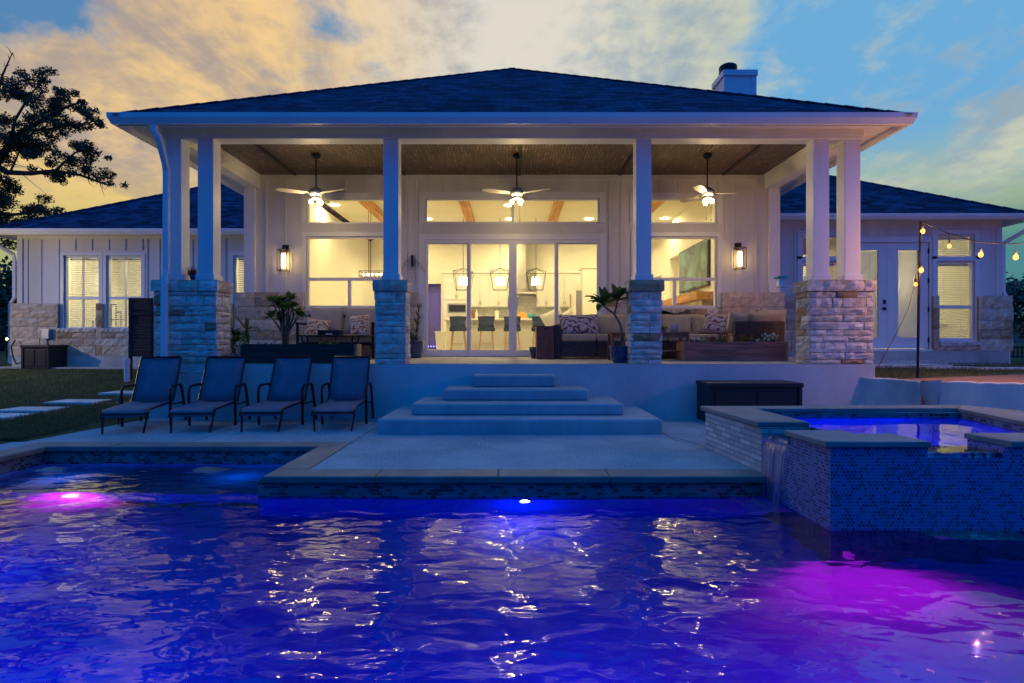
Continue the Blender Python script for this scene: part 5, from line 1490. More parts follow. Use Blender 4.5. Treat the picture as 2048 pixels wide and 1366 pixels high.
# dracaena in the teal pot by the sliding door
Yp = 10.45; z0 = fz_(Yp); xp = X(831, Yp)
DR = thing('potted_plant', 'spiky upright plant in a blue pot beside the sliding door', 'potted plant', (xp, Yp, z0), 'potted plants on the patio')
pot(DR, (xp, Yp, z0), .145, Z(681, Yp)-z0, 'pot_blue', .10)
st = MB(); st.tube([(xp, Yp, Z(685, Yp)), (X(836, Yp), Yp, Z(650, Yp)), (X(838, Yp), Yp, Z(616, Yp))], .008, 6); st.build('stem', 'stem', DR)
lf = MB()
for k in range(70):
    tt = rr.random(); p = (X(832+6*tt, Yp), Yp, Z(668-58*tt, Yp)); a = rr.uniform(0, 6.28); e = rr.uniform(.3, 1.2)
    lf.leaf(p, (math.cos(a)*math.cos(e), math.sin(a)*math.cos(e), math.sin(e)), .13*(1.15-.5*abs(tt-.5)), .018, .5, 4, .15, rr.random())
for k in range(60):
    a = rr.uniform(0, 6.28); e = rr.uniform(.6, 1.4); lf.leaf((xp+rr.gauss(0, .05)-.04, Yp-.03, Z(684, Yp)), (math.cos(a)*math.cos(e), math.sin(a)*math.cos(e), math.sin(e)), rr.uniform(.12, .28), .012, .3, 4, .1, rr.random())
lf.build('leaves', 'plant_leaf_dark', DR)
# jade tree in a flat clay pot
Yp = 9.35; z0 = fz_(Yp); xp = X(571, Yp)
JA = thing('potted_plant', 'big jade plant with thick stems and paddle leaves in a clay pot', 'potted plant', (xp, Yp, z0), 'potted plants on the patio')
zp = Z(690, Yp)
MB().box(xp-.2, xp+.2, Yp-.18, Yp+.18, z0, zp-.075).build('stand', 'dark_wood', JA)
MB().lathe((xp, Yp, zp-.075), [(.13, 0), (.165, .03), (.17, .08), (.155, .085), (.15, .06)], 24).build('pot', 'terracotta', JA)
st = MB(); lf = MB()
tips = []
for k in range(15):
    a = rr.uniform(0, 6.28); hgt = rr.uniform(.35, .72); sp_ = rr.uniform(.04, .27)
    m1 = Vector((xp+.05*math.cos(a), Yp+.05*math.sin(a), zp+.2)); tp = Vector((xp+sp_*math.cos(a), Yp+sp_*math.sin(a)*.8, zp+hgt))
    st.tube([(xp+.03*math.cos(a), Yp+.03*math.sin(a), zp-.02), m1, (m1+tp)/2+Vector((rr.gauss(0, .03), 0, 0)), tp], [.022, .018, .013, .009], 7)
    tips.append((tp, (tp-m1).normalized()))
for tp, d in tips: rosette(lf, tp, d+Vector((0, -.2, .3)), 15, .15, .078, .3, rr, 1.5, .12)
st.build('stem', 'stem', JA, smooth=True); lf.build('leaves', 'plant_leaf', JA)
# strappy plant
Yp = 8.95; z0 = fz_(Yp); xp = X(493, Yp)
YU = thing('potted_plant', 'arching strap-leaved plant with yellow stripes behind the dark planter', 'potted plant', (xp, Yp, z0), 'potted plants on the patio')
pot(YU, (xp, Yp, z0), .15, .22, 'terracotta')
st = MB(); hub = Vector((X(493, Yp), Yp, Z(662, Yp))); st.tube([(xp, Yp, z0+.18), (xp-.01, Yp, (z0+hub.z)/2+.06), hub], [.018, .015, .012], 8); st.build('stem', 'stem', YU)
lf = MB()
for px, py, L, dr in ((460, 622, .38, .35), (475, 640, .3, .5), (522, 655, .34, 1.5), (512, 665, .30, 1.7), (495, 700, .26, 1.0), (485, 700, .27, .9), (470, 690, .30, .9), (462, 678, .36, 1.0), (503, 640, .26, 1.0), (494, 628, .22, .2), (530, 672, .36, 1.2), (505, 700, .25, .8)):
    lf.leaf(hub, Vector((X(px, Yp), Yp-rr.uniform(.0, .15), Z(py-14, Yp)))-hub, L, .055, dr, 6, .25, rr.random())
lf.build('leaves', 'variegated_leaf', YU)
# low dark plant at the pier corner
Yp = 8.95; xp = X(466, Yp)
LP_ = thing('potted_plant', 'small dark leafy plant squeezed against the stone corner pier', 'potted plant', (xp, Yp, fz_(Yp)), 'potted plants on the patio')
pot(LP_, (xp, Yp, fz_(Yp)), .10, .14, 'terracotta'); lf = MB(); st = MB(); st.tube([(xp, Yp, fz_(Yp)+.1), (xp, Yp, fz_(Yp)+.3)], .01, 6); st.build('stem', 'stem', LP_)
for k in range(6): rosette(lf, (xp+rr.gauss(0, .05), Yp+rr.gauss(0, .03), fz_(Yp)+.12+.06*k), (rr.gauss(0, .4), -.3, .6), 9, .15, .05, .8, rr, 1.4)
lf.build('leaves', 'plant_leaf_dark', LP_)
# dried flower pot on the first corner pier
Yp = 8.45
DP = thing('flower_pot', 'little dark pot of dried flowers between the corner columns', 'flower pot', (X(386, Yp), Yp, PT))
MB().lathe((X(387, Yp), Yp, PT), [(.035, 0), (.05, .06), (.055, .1), (.045, .1)], 14).build('pot', 'pot_blue', DP)
lf = MB()
for k in range(60):
    a = rr.uniform(0, 6.28); e = rr.uniform(.3, 1.5); lf.leaf((X(385, Yp)+rr.gauss(0, .03), Yp, PT+.08), (math.cos(a)*math.cos(e), math.sin(a)*math.cos(e), math.sin(e)), rr.uniform(.06, .14), .014, .4, 3, .1, rr.random())
lf.build('flowers', 'red_petal', DP)

# wicker side bin
Yb = 9.9; z0 = fz_(Yb)
WB = thing('wicker_bin', 'tall brown wicker bin with a hand hole beside the sofa arm', 'wicker bin', (X(1090, Yb), Yb, z0))
MB().box(X(1073, Yb), X(1108, Yb), Yb, Yb+.5, z0, Z(653.5, Yb)).build('body', 'wicker_brown', WB, bevel=.008)
MB().box(X(1072.5, Yb), X(1108.5, Yb), Yb-.005, Yb+.505, Z(653.5, Yb), Z(652, Yb)).build('lid', 'wicker_brown', WB)
MB().box(X(1088, Yb), X(1094, Yb), Yb-.004, Yb+.001, Z(659, Yb), Z(656, Yb)).build('hand_hole', 'black_plastic', WB, bevel=.003)
bp = thing('flower_pot', 'dark pot half hidden behind the brown wicker bin', 'flower pot', (X(1067, 10.3), 10.3, fz_(10.3)))
MB().lathe((X(1069, 10.3), 10.3, fz_(10.3)), [(.06, 0), (.09, .12), (.1, .2), (.085, .2)], 18).build('pot', 'pot_blue', bp, smooth=True)
# sectional
Ys = 10.02; z0 = fz_(Ys)
SO = thing('sectional_sofa', 'dark wicker corner sectional with tan cushions along the patio wall', 'sectional sofa', (2.7, 10.4, z0))
xs = [X(1108, Ys), X(1122, Ys), X(1194, Ys), X(1266, Ys), X(1336, Ys), X(1402, Ys), X(1472, Ys), X(1556, Ys)]
f = MB(); f.box(xs[0], xs[1], Ys-.0, Ys+.75, z0+.02, Z(649, Ys)); f.build('arm', 'wicker_dark', SO, bevel=.01)
for a, b in zip(xs[1:-1], xs[2:]):
    MB().box(a+.004, b-.004, Ys+.02, Ys+.78, z0+.03, Z(684, Ys)).build('base', 'wicker_dark', SO, bevel=.008)
    MB().box(a+.004, b-.004, Ys+.64, Ys+.78, Z(684, Ys), z0+.62).build('back_panel', 'wicker_dark', SO, bevel=.008)
    MB().box(a+.01, b-.01, Ys+.0, Ys+.62, Z(683, Ys), Z(668, Ys)).build('seat_cushion', 'fabric_tan', SO, bevel=.035, segs=4)
    M = Matrix.Translation(((a+b)/2, Ys+.52, Z(651, Ys+.52))) @ Matrix.Rotation(R(-12), 4, 'X')
    MB().pillow(M, b-a+.03, .42, .24).build('back_cushion', 'fabric_tan', SO, smooth=True)
# return towards the pool: its wicker back faces the camera
Yr = 9.62; xa, xb = X(1470, Yr), X(1570, Yr)
MB().box(xa, xb, Yr, Yr+.10, z0+.03, Z(642, Yr)).build('return_back', 'wicker_dark', SO, bevel=.012)
MB().box(xa, xb, Yr+.10, Ys, z0+.03, Z(690, Yr)).build('return_base', 'wicker_dark', SO, bevel=.008)
MB().box(xa+.02, xb-.02, Yr+.10, Ys-.01, Z(690, Yr), Z(672, Yr)).build('seat_cushion', 'fabric_tan', SO, bevel=.035, segs=4)
for px, py, rz in ((1478, 645, 25), (1545, 640, -10), (1520, 642, 5)):
    M = Matrix.Translation((X(px, Yr+.25), Yr+.27, Z(py, Yr+.27))) @ Matrix.Rotation(R(rz), 4, 'Z') @ Matrix.Rotation(R(14), 4, 'X')
    MB().pillow(M, .46, .36, .2).build('back_cushion', 'fabric_tan', SO, smooth=True)
G2 = 'patterned pillows on the sectional'
pil('throw_pillow', 'wide plum swirl pillow against the sofa arm by the door', 'paisley_plum', (X(1158, 10.25), 10.28, Z(650, 10.28)), .72, .40, .17, -18, 0, 4, G2)
pil('throw_pillow', 'square plum swirl pillow in the middle of the sectional', 'paisley_plum', (X(1433, 10.2), 10.26, Z(648, 10.26)), .42, .36, .15, -20, 12, 0, G2)
pil('throw_pillow', 'tilted plum swirl pillow peeking over the wicker sofa back', 'paisley_plum', (X(1507, 10.0), 9.98, Z(634, 9.98)), .40, .26, .14, 10, -32, 12, G2)
# side tables
def side_table(label, px0, px1, pyt, y, d):
    z0 = fz_(y); a, b = X(px0, y), X(px1, y); zt2 = Z(pyt, y)
    t_ = thing('side_table', label, 'side table', ((a+b)/2, y, z0), 'reddish wood tables by the sectional')
    m = MB(); n = 5
    for k in range(n): m.box(a, b, y+d*k/n+.004, y+d*(k+1)/n-.004, zt2-.025, zt2)
    m.build('table_top', 'table_wood', t_)
    for x in (a+.03, b-.03):
        for yy in (y+.03, y+d-.03): MB().box(x-.02, x+.02, yy-.02, yy+.02, z0, zt2-.025).build('leg', 'table_wood', t_)
    MB().box(a+.05, b-.05, y+.02, y+.04, zt2-.09, zt2-.026).build('apron', 'table_wood', t_)
    MB().box(a+.05, b-.05, y+.03, y+d-.03, z0+.14, z0+.16).build('shelf', 'table_wood', t_)
    return zt2
zt2 = side_table('reddish wood table holding a white cup in front of the sectional', 1300, 1380, 664, 9.35, .45)
side_table('reddish wood table mostly hidden behind the potted tree and pier', 1222, 1258, 665, 9.30, .4)
cu = MB(); cu.lathe((X(1348, 9.5), 9.5, zt2+.001), [(.055, 0), (.082, .125), (.086, .13), (.078, .13), (.052, .008)], 24)
cu = cu.build('white_cup', 'white_plastic', smooth=True); cu['label'] = 'white tapered cup on the reddish wood table'; cu['category'] = 'cup'
sp_ = thing('potted_plant', 'trailing green plant on the wood table next to the white cup', 'potted plant', (X(1330, 9.5), 9.55, zt2), 'potted plants on the patio')
lf = MB(); MB().lathe((X(1328, 9.5), 9.6, zt2), [(.05, 0), (.06, .06), (.05, .06)], 14).build('pot', 'terracotta', sp_)
for k in range(40): 
    a = rr.uniform(0, 6.28); lf.leaf((X(1328, 9.5), 9.6, zt2+.06), (math.cos(a), math.sin(a), rr.uniform(.1, 1)), rr.uniform(.07, .16), .03, 1.2, 4, .2, rr.random())
lf.build('leaves', 'plant_leaf_dark', sp_)
wp = thing('potted_plant', 'dark plant with long low leaves behind the sofa back', 'potted plant', (X(1350, 10.86), 10.86, .779), 'potted plants on the patio')
MB().lathe((X(1350, 10.86), 10.86, .779), [(.05, 0), (.06, .5), (.05, .5)], 14).build('pot', 'terracotta', wp); lf = MB()
st = MB(); st.tube([(X(1350, 10.86), 10.86, 1.2), (X(1350, 10.86), 10.84, Z(628, 10.86))], .01, 6); st.build('stem', 'stem', wp)
for k in range(16):
    s_ = rr.choice((-1, 1)); lf.leaf((X(1350, 10.86), 10.83, Z(630, 10.86)), (s_, rr.uniform(-.25, .0), rr.uniform(.1, .45)), rr.uniform(.3, .5), .04, .5, 5, .2, rr.random())
lf.build('leaves', 'plant_leaf_dark', wp)
# wall hanger with wires and loop
WH = thing('wall_hanger', 'black wall plaque with curled wire wings and a hanging loop', 'wall decor', (X(824, 10.95), 10.97, Z(520, 10.95)))
Yh = 10.95
MB().box(X(822, Yh), X(827, Yh), Yh-.01, Yh+.02, Z(533, Yh), Z(510, Yh)).build('plaque', 'black_metal', WH, bevel=.004)
m = MB()
for sx in (-1, 1):
    for q in (0, 1):
        m.tube([(X(824+sx*2, Yh), Yh, Z(519+4*q, Yh)), (X(824+sx*8, Yh), Yh-.02, Z(521+4*q, Yh)), (X(824+sx*16, Yh), Yh-.02, Z(529+6*q, Yh)), (X(824+sx*26, Yh), Yh, Z(541+3*q, Yh))], .003, 5)
    m.tube([(X(824+sx*10+5*math.cos(a), Yh), Yh-.015, Z(527+5*math.sin(a), Yh)) for a in [k*.7 for k in range(8)]], .0025, 5)
m.build('wire_wings', 'black_metal', WH)
MB().tube([(X(824, Yh), Yh, Z(530, Yh)), (X(821.5, Yh), Yh-.01, Z(545, Yh)), (X(823, Yh), Yh-.01, Z(559, Yh)), (X(826, Yh), Yh-.01, Z(556, Yh)), (X(825.5, Yh), Yh-.01, Z(540, Yh)), (X(824, Yh), Yh, Z(530, Yh))], .006, 6).build('loop', 'rope', WH)
# bird feeder by the far pier
Yf = 8.75
BF = thing('bird_feeder', 'white bird feeder with a teal roof on an arm at the stone pier', 'bird feeder', (X(1563, Yf), Yf, Z(565, Yf)))
MB().box(X(1556, Yf), X(1565, Yf), Yf-.04, Yf+.06, Z(573, Yf), Z(557, Yf)).build('house_box', 'white_plastic', BF, bevel=.004)
MB().box(X(1552, Yf), X(1573, Yf), Yf-.07, Yf+.09, Z(556.5, Yf), Z(552.5, Yf)).build('feeder_roof', 'teal_paint', BF, bevel=.004)
MB().box(X(1557, Yf), X(1577, Yf), Yf-.06, Yf+.07, Z(575, Yf), Z(572.5, Yf)).build('tray', 'white_plastic', BF, bevel=.003)
MB().tube([(X(1575, Yf), Yf, Z(573.5, Yf)), (X(1600, 8.5), 8.5, Z(573, 8.5))], .008, 6).build('arm', 'white_plastic', BF)

# ================================================================== KITCHEN SEEN THROUGH THE GLASS
Yk = 19.65
KC = thing('kitchen_cabinets', 'white shaker kitchen cabinets along the back wall', 'kitchen cabinets', (0, 19.8, .8))
def kbox(name, px0, px1, py0, py1, y, mt='interior_white', d=.35, parent=KC, bev=0): 
    return MB().box(X(px0, y), X(px1, y), y, y+d, Z(py1, y), Z(py0, y)).build(name, mt, parent, bevel=bev)
def shaker(px0, px1, py0, py1, y):
    o = kbox('cabinet_door', px0+.5, px1-.5, py0, py1, y-.018, d=.017)
    m = MB(); a, b, c, d = X(px0+.5, y), X(px1-.5, y), Z(py1, y), Z(py0, y); s_ = .055
    for q in ((a, a+s_, c, d), (b-s_, b, c, d)): m.box(q[0], q[1], y-.030, y-.018, q[2], q[3])
    for q in ((c, c+s_), (d-s_, d)): m.box(a+s_, b-s_, y-.030, y-.018, q[0], q[1])
    m.build('door_frame', 'interior_white', o)
    return o
kbox('upper_case', 888, 936, 546, 600, Yk); kbox('upper_case', 941, 1017, 546, 614, Yk); kbox('upper_case', 1073, 1162, 546, 614, Yk)
kbox('oven_tower', 888, 936, 600, 700, Yk)
for a, b, c, d in ((889, 913, 551, 599), (913, 935.5, 551, 599), (943, 960, 548, 613), (960, 978.5, 548, 613), (979.5, 997, 548, 613), (997, 1016, 548, 613), (1074, 1092, 548, 613), (1092, 1110, 548, 613), (1120, 1129, 548, 613), (1129, 1147, 548, 613)): shaker(a, b, c, d, Yk)
m = MB()
for px in (911, 915, 958, 962, 995, 999, 1090, 1094, 1127, 1131):
    yy = 596 if px < 940 else 609; m.box(X(px, Yk)-.006, X(px, Yk)+.006, Yk-.06, Yk-.03, Z(yy, Yk), Z(yy-6, Yk))
m.build('handles', 'stool_wood', KC)
for a, b in ((886, 1018), (1072, 1164)): kbox('crown', a, b, 541, 546, Yk-.05, d=.4)
kbox('base_case', 938, 1165, 652, 700, Yk-.25, d=.6); kbox('counter', 937, 1165, 649.5, 652, Yk-.28, d=.63)
kbox('backsplash', 936, 1165, 590, 650, 19.98, 'backsplash', d=.015)
MW = thing('microwave', 'built-in microwave with dark window in the white tower', 'microwave', (X(913, Yk), Yk, Z(616, Yk)))
kbox('trim', 891, 935, 604, 630, Yk-.03, 'interior_white', .025, MW); kbox('body', 895, 932, 607, 626, Yk-.05, 'steel', .02, MW); kbox('window', 898, 931, 610, 623.5, Yk-.056, 'black_plastic', .006, MW)
RH = thing('range_hood', 'stainless range hood with a tall chimney duct', 'range hood', (X(1044, 19.5), 19.5, Z(585, 19.5)))
m = MB(); yh = 19.4; m.box(X(1035.5, yh), X(1052, yh), yh, yh+.35, Z(578, yh), 4.5); m.build('duct', 'steel', RH)
m = MB(); a, b, c, d, e_, f_ = X(1019, yh), X(1072, yh), Z(588, yh), Z(585, yh), X(1035, yh), X(1053, yh); zt3 = Z(576, yh)
m.box(a, b, yh-.2, yh+.5, c, d)
n = len(m.v); m.v += [(a, yh-.2, d), (b, yh-.2, d), (b, yh+.5, d), (a, yh+.5, d), (e_, yh, zt3), (f_, yh, zt3), (f_, yh+.35, zt3), (e_, yh+.35, zt3)]
for q in ((0, 1, 5, 4), (1, 2, 6, 5), (2, 3, 7, 6), (3, 0, 4, 7)): m.face([n+i for i in q])
m.build('canopy', 'steel', RH)
FR = thing('refrigerator', 'steel refrigerator with copper handle at the end of the cabinets', 'refrigerator', (X(1158, 18.6), 18.6, .8))
m = MB(); m.box(X(1152, 18.4), X(1166, 18.4), 18.4, 19.2, .82, Z(581, 18.4)); m.build('body', 'steel', FR)
MB().tube([(X(1141, 18.3), 18.34, Z(588, 18.3)), (X(1141, 18.3), 18.34, Z(640, 18.3))], .02, 8).build('handle', 'rope', FR)
m = MB(); m.box(X(1141, 18.4)-.03, X(1152, 18.4), 18.38, 18.44, .85, Z(581, 18.4)); m.build('door', 'interior_white', FR)
TC_ = thing('pantry_cabinet', 'tall plain white pantry cabinet behind the potted tree', 'cabinet', (X(1185, 18.2), 18.2, .8))
kbox('case', 1166, 1212, 536, 702, 18.1, 'interior_white', .7, TC_); kbox('crown', 1163, 1214, 532, 536, 18.05, 'interior_white', .75, TC_)
# island
IS = thing('kitchen_island', 'pale kitchen island with plank front behind the stools', 'kitchen island', (-.3, 17.9, .8))
yi = 17.7
m = MB(); x0_, x1_ = X(892, yi), X(1100, yi); zc2 = Z(641, yi); k = 0; zz = .8
while zz < zc2-.02: m.box(x0_, x1_, yi, yi+.6, zz, min(zc2, zz+.135)-.005); zz += .135
m.box(x0_+.01, x1_-.01, yi+.01, yi+.6, .8, zc2); m.build('plank_front', 'interior_white', IS)
MB().box(X(888, yi), X(1104, yi), yi-.25, yi+.7, zc2, Z(637.5, yi)).build('countertop', 'interior_white', IS, bevel=.006)
# stools
def make_stool():
    t_ = thing('bar_stool', '-', 'bar stool', (0, 0, 0), 'counter stools at the island')
    for sx in (-1, 1):
        for sy in (-1, 1): MB().tube([(sx*.15, sy*.14, .60), (sx*.20, sy*.19, 0)], [.018, .013], 8).build('leg', 'stool_wood', t_)
    for sy in (-1, 1): MB().tube([(-.185, sy*.175, .2), (.185, sy*.175, .2)], .009, 6).build('stretcher', 'stool_wood', t_)
    MB().box(-.23, .23, -.21, .22, .58, .68).build('seat', 'stool_fabric', t_, bevel=.03, segs=3)
    m = MB(); n = 12; prof = []
    for i in range(n+1):
        tt = i/n; hw = .225 + .03*abs(2*tt-1)**1.5 - .02; prof.append((hw, .56 + .42*tt))
    for yy in (-.22, -.17):
        for hw, zz in prof: m.v += [(-hw, yy+.04*(hw > .21), zz), (0, yy-.03, zz), (hw, yy+.04*(hw > .21), zz)]
    q = 3*(n+1)
    for i in range(n):
        for j in (0, 1): m.face((3*i+j, 3*i+j+1, 3*i+4+j, 3*i+3+j)); m.face((q+3*i+j, q+3*i+3+j, q+3*i+4+j, q+3*i+j+1))
        m.face((3*i, 3*i+3, q+3*i+3, q+3*i)); m.face((3*i+2, q+3*i+2, q+3*i+5, 3*i+5))
    for i in (0, n): m.face((3*i, q+3*i, q+3*i+1, 3*i+1)); m.face((3*i+1, q+3*i+1, q+3*i+2, 3*i+2))
    m.build('backrest', 'stool_fabric', t_, smooth=False, bevel=.012)
    return t_
s0 = make_stool(); ys_ = 17.15
for i, (px, lab) in enumerate(((917, 'blue-grey bar stool nearest the violet-lit door'), (973, 'blue bar stool second from the violet-lit door, seen whole'), (1024.5, 'blue bar stool half hidden by the door frame'), (1080, 'blue bar stool half hidden by the wicker bin'))):
    o = s0 if i == 0 else copy_tree(s0)
    o.location = (X(px, ys_), ys_, .80); o['label'] = lab; o.scale = (1.07, 1, 1.0)
# lantern pendants
def make_pendant():
    t_ = thing('lantern_pendant', '-', 'pendant lamp', (0, 0, 0), 'lantern pendants over the island')
    m = MB(); b, tp, h = .19, .27, .50; r_ = .007
    C0 = [(-b, -b, 0), (b, -b, 0), (b, b, 0), (-b, b, 0)]; C1 = [(-tp, -tp, h), (tp, -tp, h), (tp, tp, h), (-tp, tp, h)]; C2 = (0, 0, h+.11)
    for i in range(4):
        j = (i+1) % 4; m.tube([C0[i], C0[j]], r_, 5); m.tube([C1[i], C1[j]], r_, 5); m.tube([C0[i], C1[i]], r_, 5); m.tube([C1[i], C2], r_, 5)
    m.build('cage', 'bronze', t_)
    MB().tube([C2, (0, 0, 2.1)], .008, 6).build('chain', 'bronze', t_)
    m = MB(); m.tube([C2, (0, 0, .12)], .008, 6); m.tube([(-.09, 0, .12), (.09, 0, .12)], .008, 6); m.tube([(0, -.09, .12), (0, .09, .12)], .008, 6); m.build('candle_arm', 'bronze', t_)
    for x, y in ((-.09, 0), (.09, 0), (0, -.09), (0, .09)): MB().lathe((x, y, .13), [(.022, 0), (.032, .1), (.018, .2), (.005, .24)], 8).build('candle_bulb', 'candle', t_)
    return t_
p0 = make_pendant(); yp_ = 16.6
for i, (px, lab) in enumerate(((926.5, 'lantern pendant nearest the microwave'), (1000, 'lantern pendant in the middle over the island'), (1072, 'lantern pendant beside the range hood'))):
    o = p0 if i == 0 else copy_tree(p0)
    o.location = (X(px, yp_), yp_, Z(580, yp_)); o['label'] = lab
# linear chandelier
yc = 15.0
CHD = thing('linear_chandelier', 'long box chandelier on two rods in the loveseat window', 'chandelier', (X(742, yc), yc, Z(545, yc)))
for px in (737.5, 741.5): MB().tube([(X(px, yc), yc, Z(551, yc)), (X(px, yc), yc, 4.36)], .008, 6).build('rod', 'bronze', CHD)
m = MB(); xa, xb, za, zb = X(721, yc), X(769, yc), Z(553, yc), Z(543, yc)
for z in (za, zb):
    for yy in (yc-.15, yc+.15): m.tube([(xa, yy, z), (xb, yy, z)], .008, 5)
    for x in (xa, xb): m.tube([(x, yc-.15, z), (x, yc+.15, z)], .008, 5)
for x in (xa, xb):
    for yy in (yc-.15, yc+.15): m.tube([(x, yy, za), (x, yy, zb)], .008, 5)
m.build('cage', 'bronze', CHD)
for k in range(5): MB().ball((xa+.08+(xb-xa-.16)*k/4, yc, za+.05), .03, 6).build('bulb', 'candle', CHD)
# door, bin, counter things
PD = thing('violet_lit_door', 'violet-lit open doorway with a row of tiny lights at its foot', 'door', (-2.66, 20.4, .8))
MB().box(-2.92, -2.40, 20.30, 20.34, .8, Z(560, 20.3)).build('panel', 'violet_lit_door', PD)
MB().box(-2.90, -2.42, 20.29, 20.30, Z(600, 20.3), Z(565, 20.3)).build('door_inset', 'violet_lit_door', PD)
m = MB()
for k in range(5): m.ball((-2.86+.09*k, 20.26, .9), .018, 5)
m.build('light_row', 'door_led', PD)
lamp('door_glow', 'POINT', (-2.66, 19.2, 2.2), 3, (.45, .25, 1), .1)
TB = thing('trash_bin', 'white kitchen trash bin at the island end', 'trash bin', (X(881, 16.8), 16.8, .8))
m = MB(); xx = X(881, 16.8); zz = Z(665, 16.8)
n = 0; m.v += [(xx-.10, 16.7, .8), (xx+.10, 16.7, .8), (xx+.10, 16.95, .8), (xx-.10, 16.95, .8), (xx-.135, 16.65, zz), (xx+.135, 16.65, zz), (xx+.135, 17, zz), (xx-.135, 17, zz)]
for f in ((0,3,2,1),(4,5,6,7),(0,1,5,4),(1,2,6,5),(2,3,7,6),(3,0,4,7)): m.face(f)
m.build('bin', 'white_plastic', TB, bevel=.01); MB().box(xx-.145, xx+.145, 16.64, 17.01, zz, zz+.03).build('rim', 'white_plastic', TB, bevel=.008)
def item(name, label, cat, mb, mt, **k): o = mb.build(name, mt, **k); o['label'] = label; o['category'] = cat; return o
yq = 17.9; zc3 = Z(637.5, 17.7)+.002
item('cutting_board', 'brown wooden board leaning on the kitchen counter', 'board', MB().box(X(943, yq), X(950, yq), yq, yq+.03, zc3, Z(620, yq)), 'brown_board', bevel=.01)
item('bottle', 'white bottle with dark top on the kitchen counter', 'bottle', MB().lathe((X(953, yq), yq, zc3), [(.04, 0), (.04, .16), (.015, .22), (.015, .28)], 12), 'white_plastic', smooth=True)
item('paper_roll', 'white paper towel roll standing on the counter', 'paper roll', MB().lathe((X(994, yq), yq, zc3), [(.06, 0), (.06, .24), (.01, .241), (.01, .28)], 16), 'linen')
ck = thing('dish_rack', 'white wire dish rack on the kitchen counter', 'dish rack', (X(1004, yq), yq, zc3)); m = MB()
for k in range(6): m.tube([(X(999+2*k, yq), yq, zc3), (X(999+2*k, yq), yq, zc3+.16)], .006, 5)
m.build('rack', 'white_plastic', ck); MB().box(X(998, yq), X(1011, yq), yq-.05, yq+.2, zc3, zc3+.02).build('tray', 'black_plastic', ck); MB().box(X(998, yq), X(1011, yq), yq-.05, yq+.2, zc3+.10, zc3+.12).build('tier', 'steel', ck)
item('round_board', 'round orange board propped in front of the stove', 'board', MB().tube([(X(1045, yq), yq, Z(632, yq)-.03), (X(1045, yq), yq+.025, Z(632, yq)-.03)], .16, 28), 'orange_board')
item('mixing_bowl', 'teal and white bowl on the kitchen island', 'bowl', MB().lathe((X(1063, yq), yq, zc3), [(.06, 0), (.12, .08), (.13, .15), (.12, .15)], 20), 'teal_bowl', smooth=True)
AC = thing('armchair', 'white slipcovered chair inside behind the wide plum pillow', 'armchair', (X(1130, 13), 13, .8))
MB().box(X(1098, 13), X(1170, 13), 12.9, 13.6, .82, 1.25).build('seat', 'linen', AC, bevel=.06, segs=3)
M = Matrix.Translation((X(1112, 13), 13.2, 1.48)) @ Matrix.Rotation(R(-25), 4, 'Y') @ Matrix.Rotation(R(-12), 4, 'X'); MB().pillow(M, .5, .62, .26).build('cushion', 'linen', AC, smooth=True)
M = Matrix.Translation((X(1142, 13), 13.35, 1.48)) @ Matrix.Rotation(R(-30), 4, 'Y') @ Matrix.Rotation(R(-8), 4, 'X'); MB().pillow(M, .42, .58, .2).build('cushion', 'linen', AC, smooth=True)
# fireplace wall
TV = thing('television', 'large wall screen showing blue water over the mantel', 'television', (4.54, 15, 2.9))
MB().box(4.49, 4.54, 13.55, 15.9, 2.35, 3.45).build('bezel', 'black_plastic', TV); MB().box(4.484, 4.489, 13.6, 15.85, 2.39, 3.41).build('screen', 'tv_screen', TV)
FP = thing('fireplace', 'stone fireplace with a timber mantel beneath the screen', 'fireplace', (4.4, 14.7, .8))
S = MB(); S.cur = (.4, .36, .3, 1); S.box(4.26, 4.54, 13.2, 15.85, .8, 2.0)
stone_face(S, (4.24, 15.85, .8), (0, -1, 0), (-1, 0, 0), 2.65, courses(1.2, 3, .1, .18), 9, .2, .5, rust=.08); S.build('stone_front', 'stone', FP)
MB().box(4.05, 4.54, 13.0, 16.0, 2.0, 2.17).build('mantel', 'cedar', FP, bevel=.01)
gr = MB()
for k in range(120):
    a = rr.uniform(0, 6.28); gr.leaf((4.25+rr.gauss(0, .04), rr.uniform(13.3, 15.6), 2.18), (math.cos(a), math.sin(a)*2, rr.uniform(.2, 1.2)), .14, .03, .6, 3, .1, rr.random())
item('mantel_garland', 'dark green garland lying along the timber mantel', 'garland', gr, 'plant_leaf_dark')
wd = thing('wall_sculpture', 'white relief ornament on the wall beside the fireplace', 'wall decor', (X(1364, 17.9), 17.3, 2.0))
m = MB()
for k in range(7): m.tube([(4.53, 17.35+.04*k, 1.6+.05*abs(k-3)), (4.50, 17.35+.04*k+.03*math.sin(k), 2.0), (4.53, 17.35+.04*k, 2.45-.04*abs(k-3))], .022, 6)
m.build('relief', 'linen', wd, smooth=True)

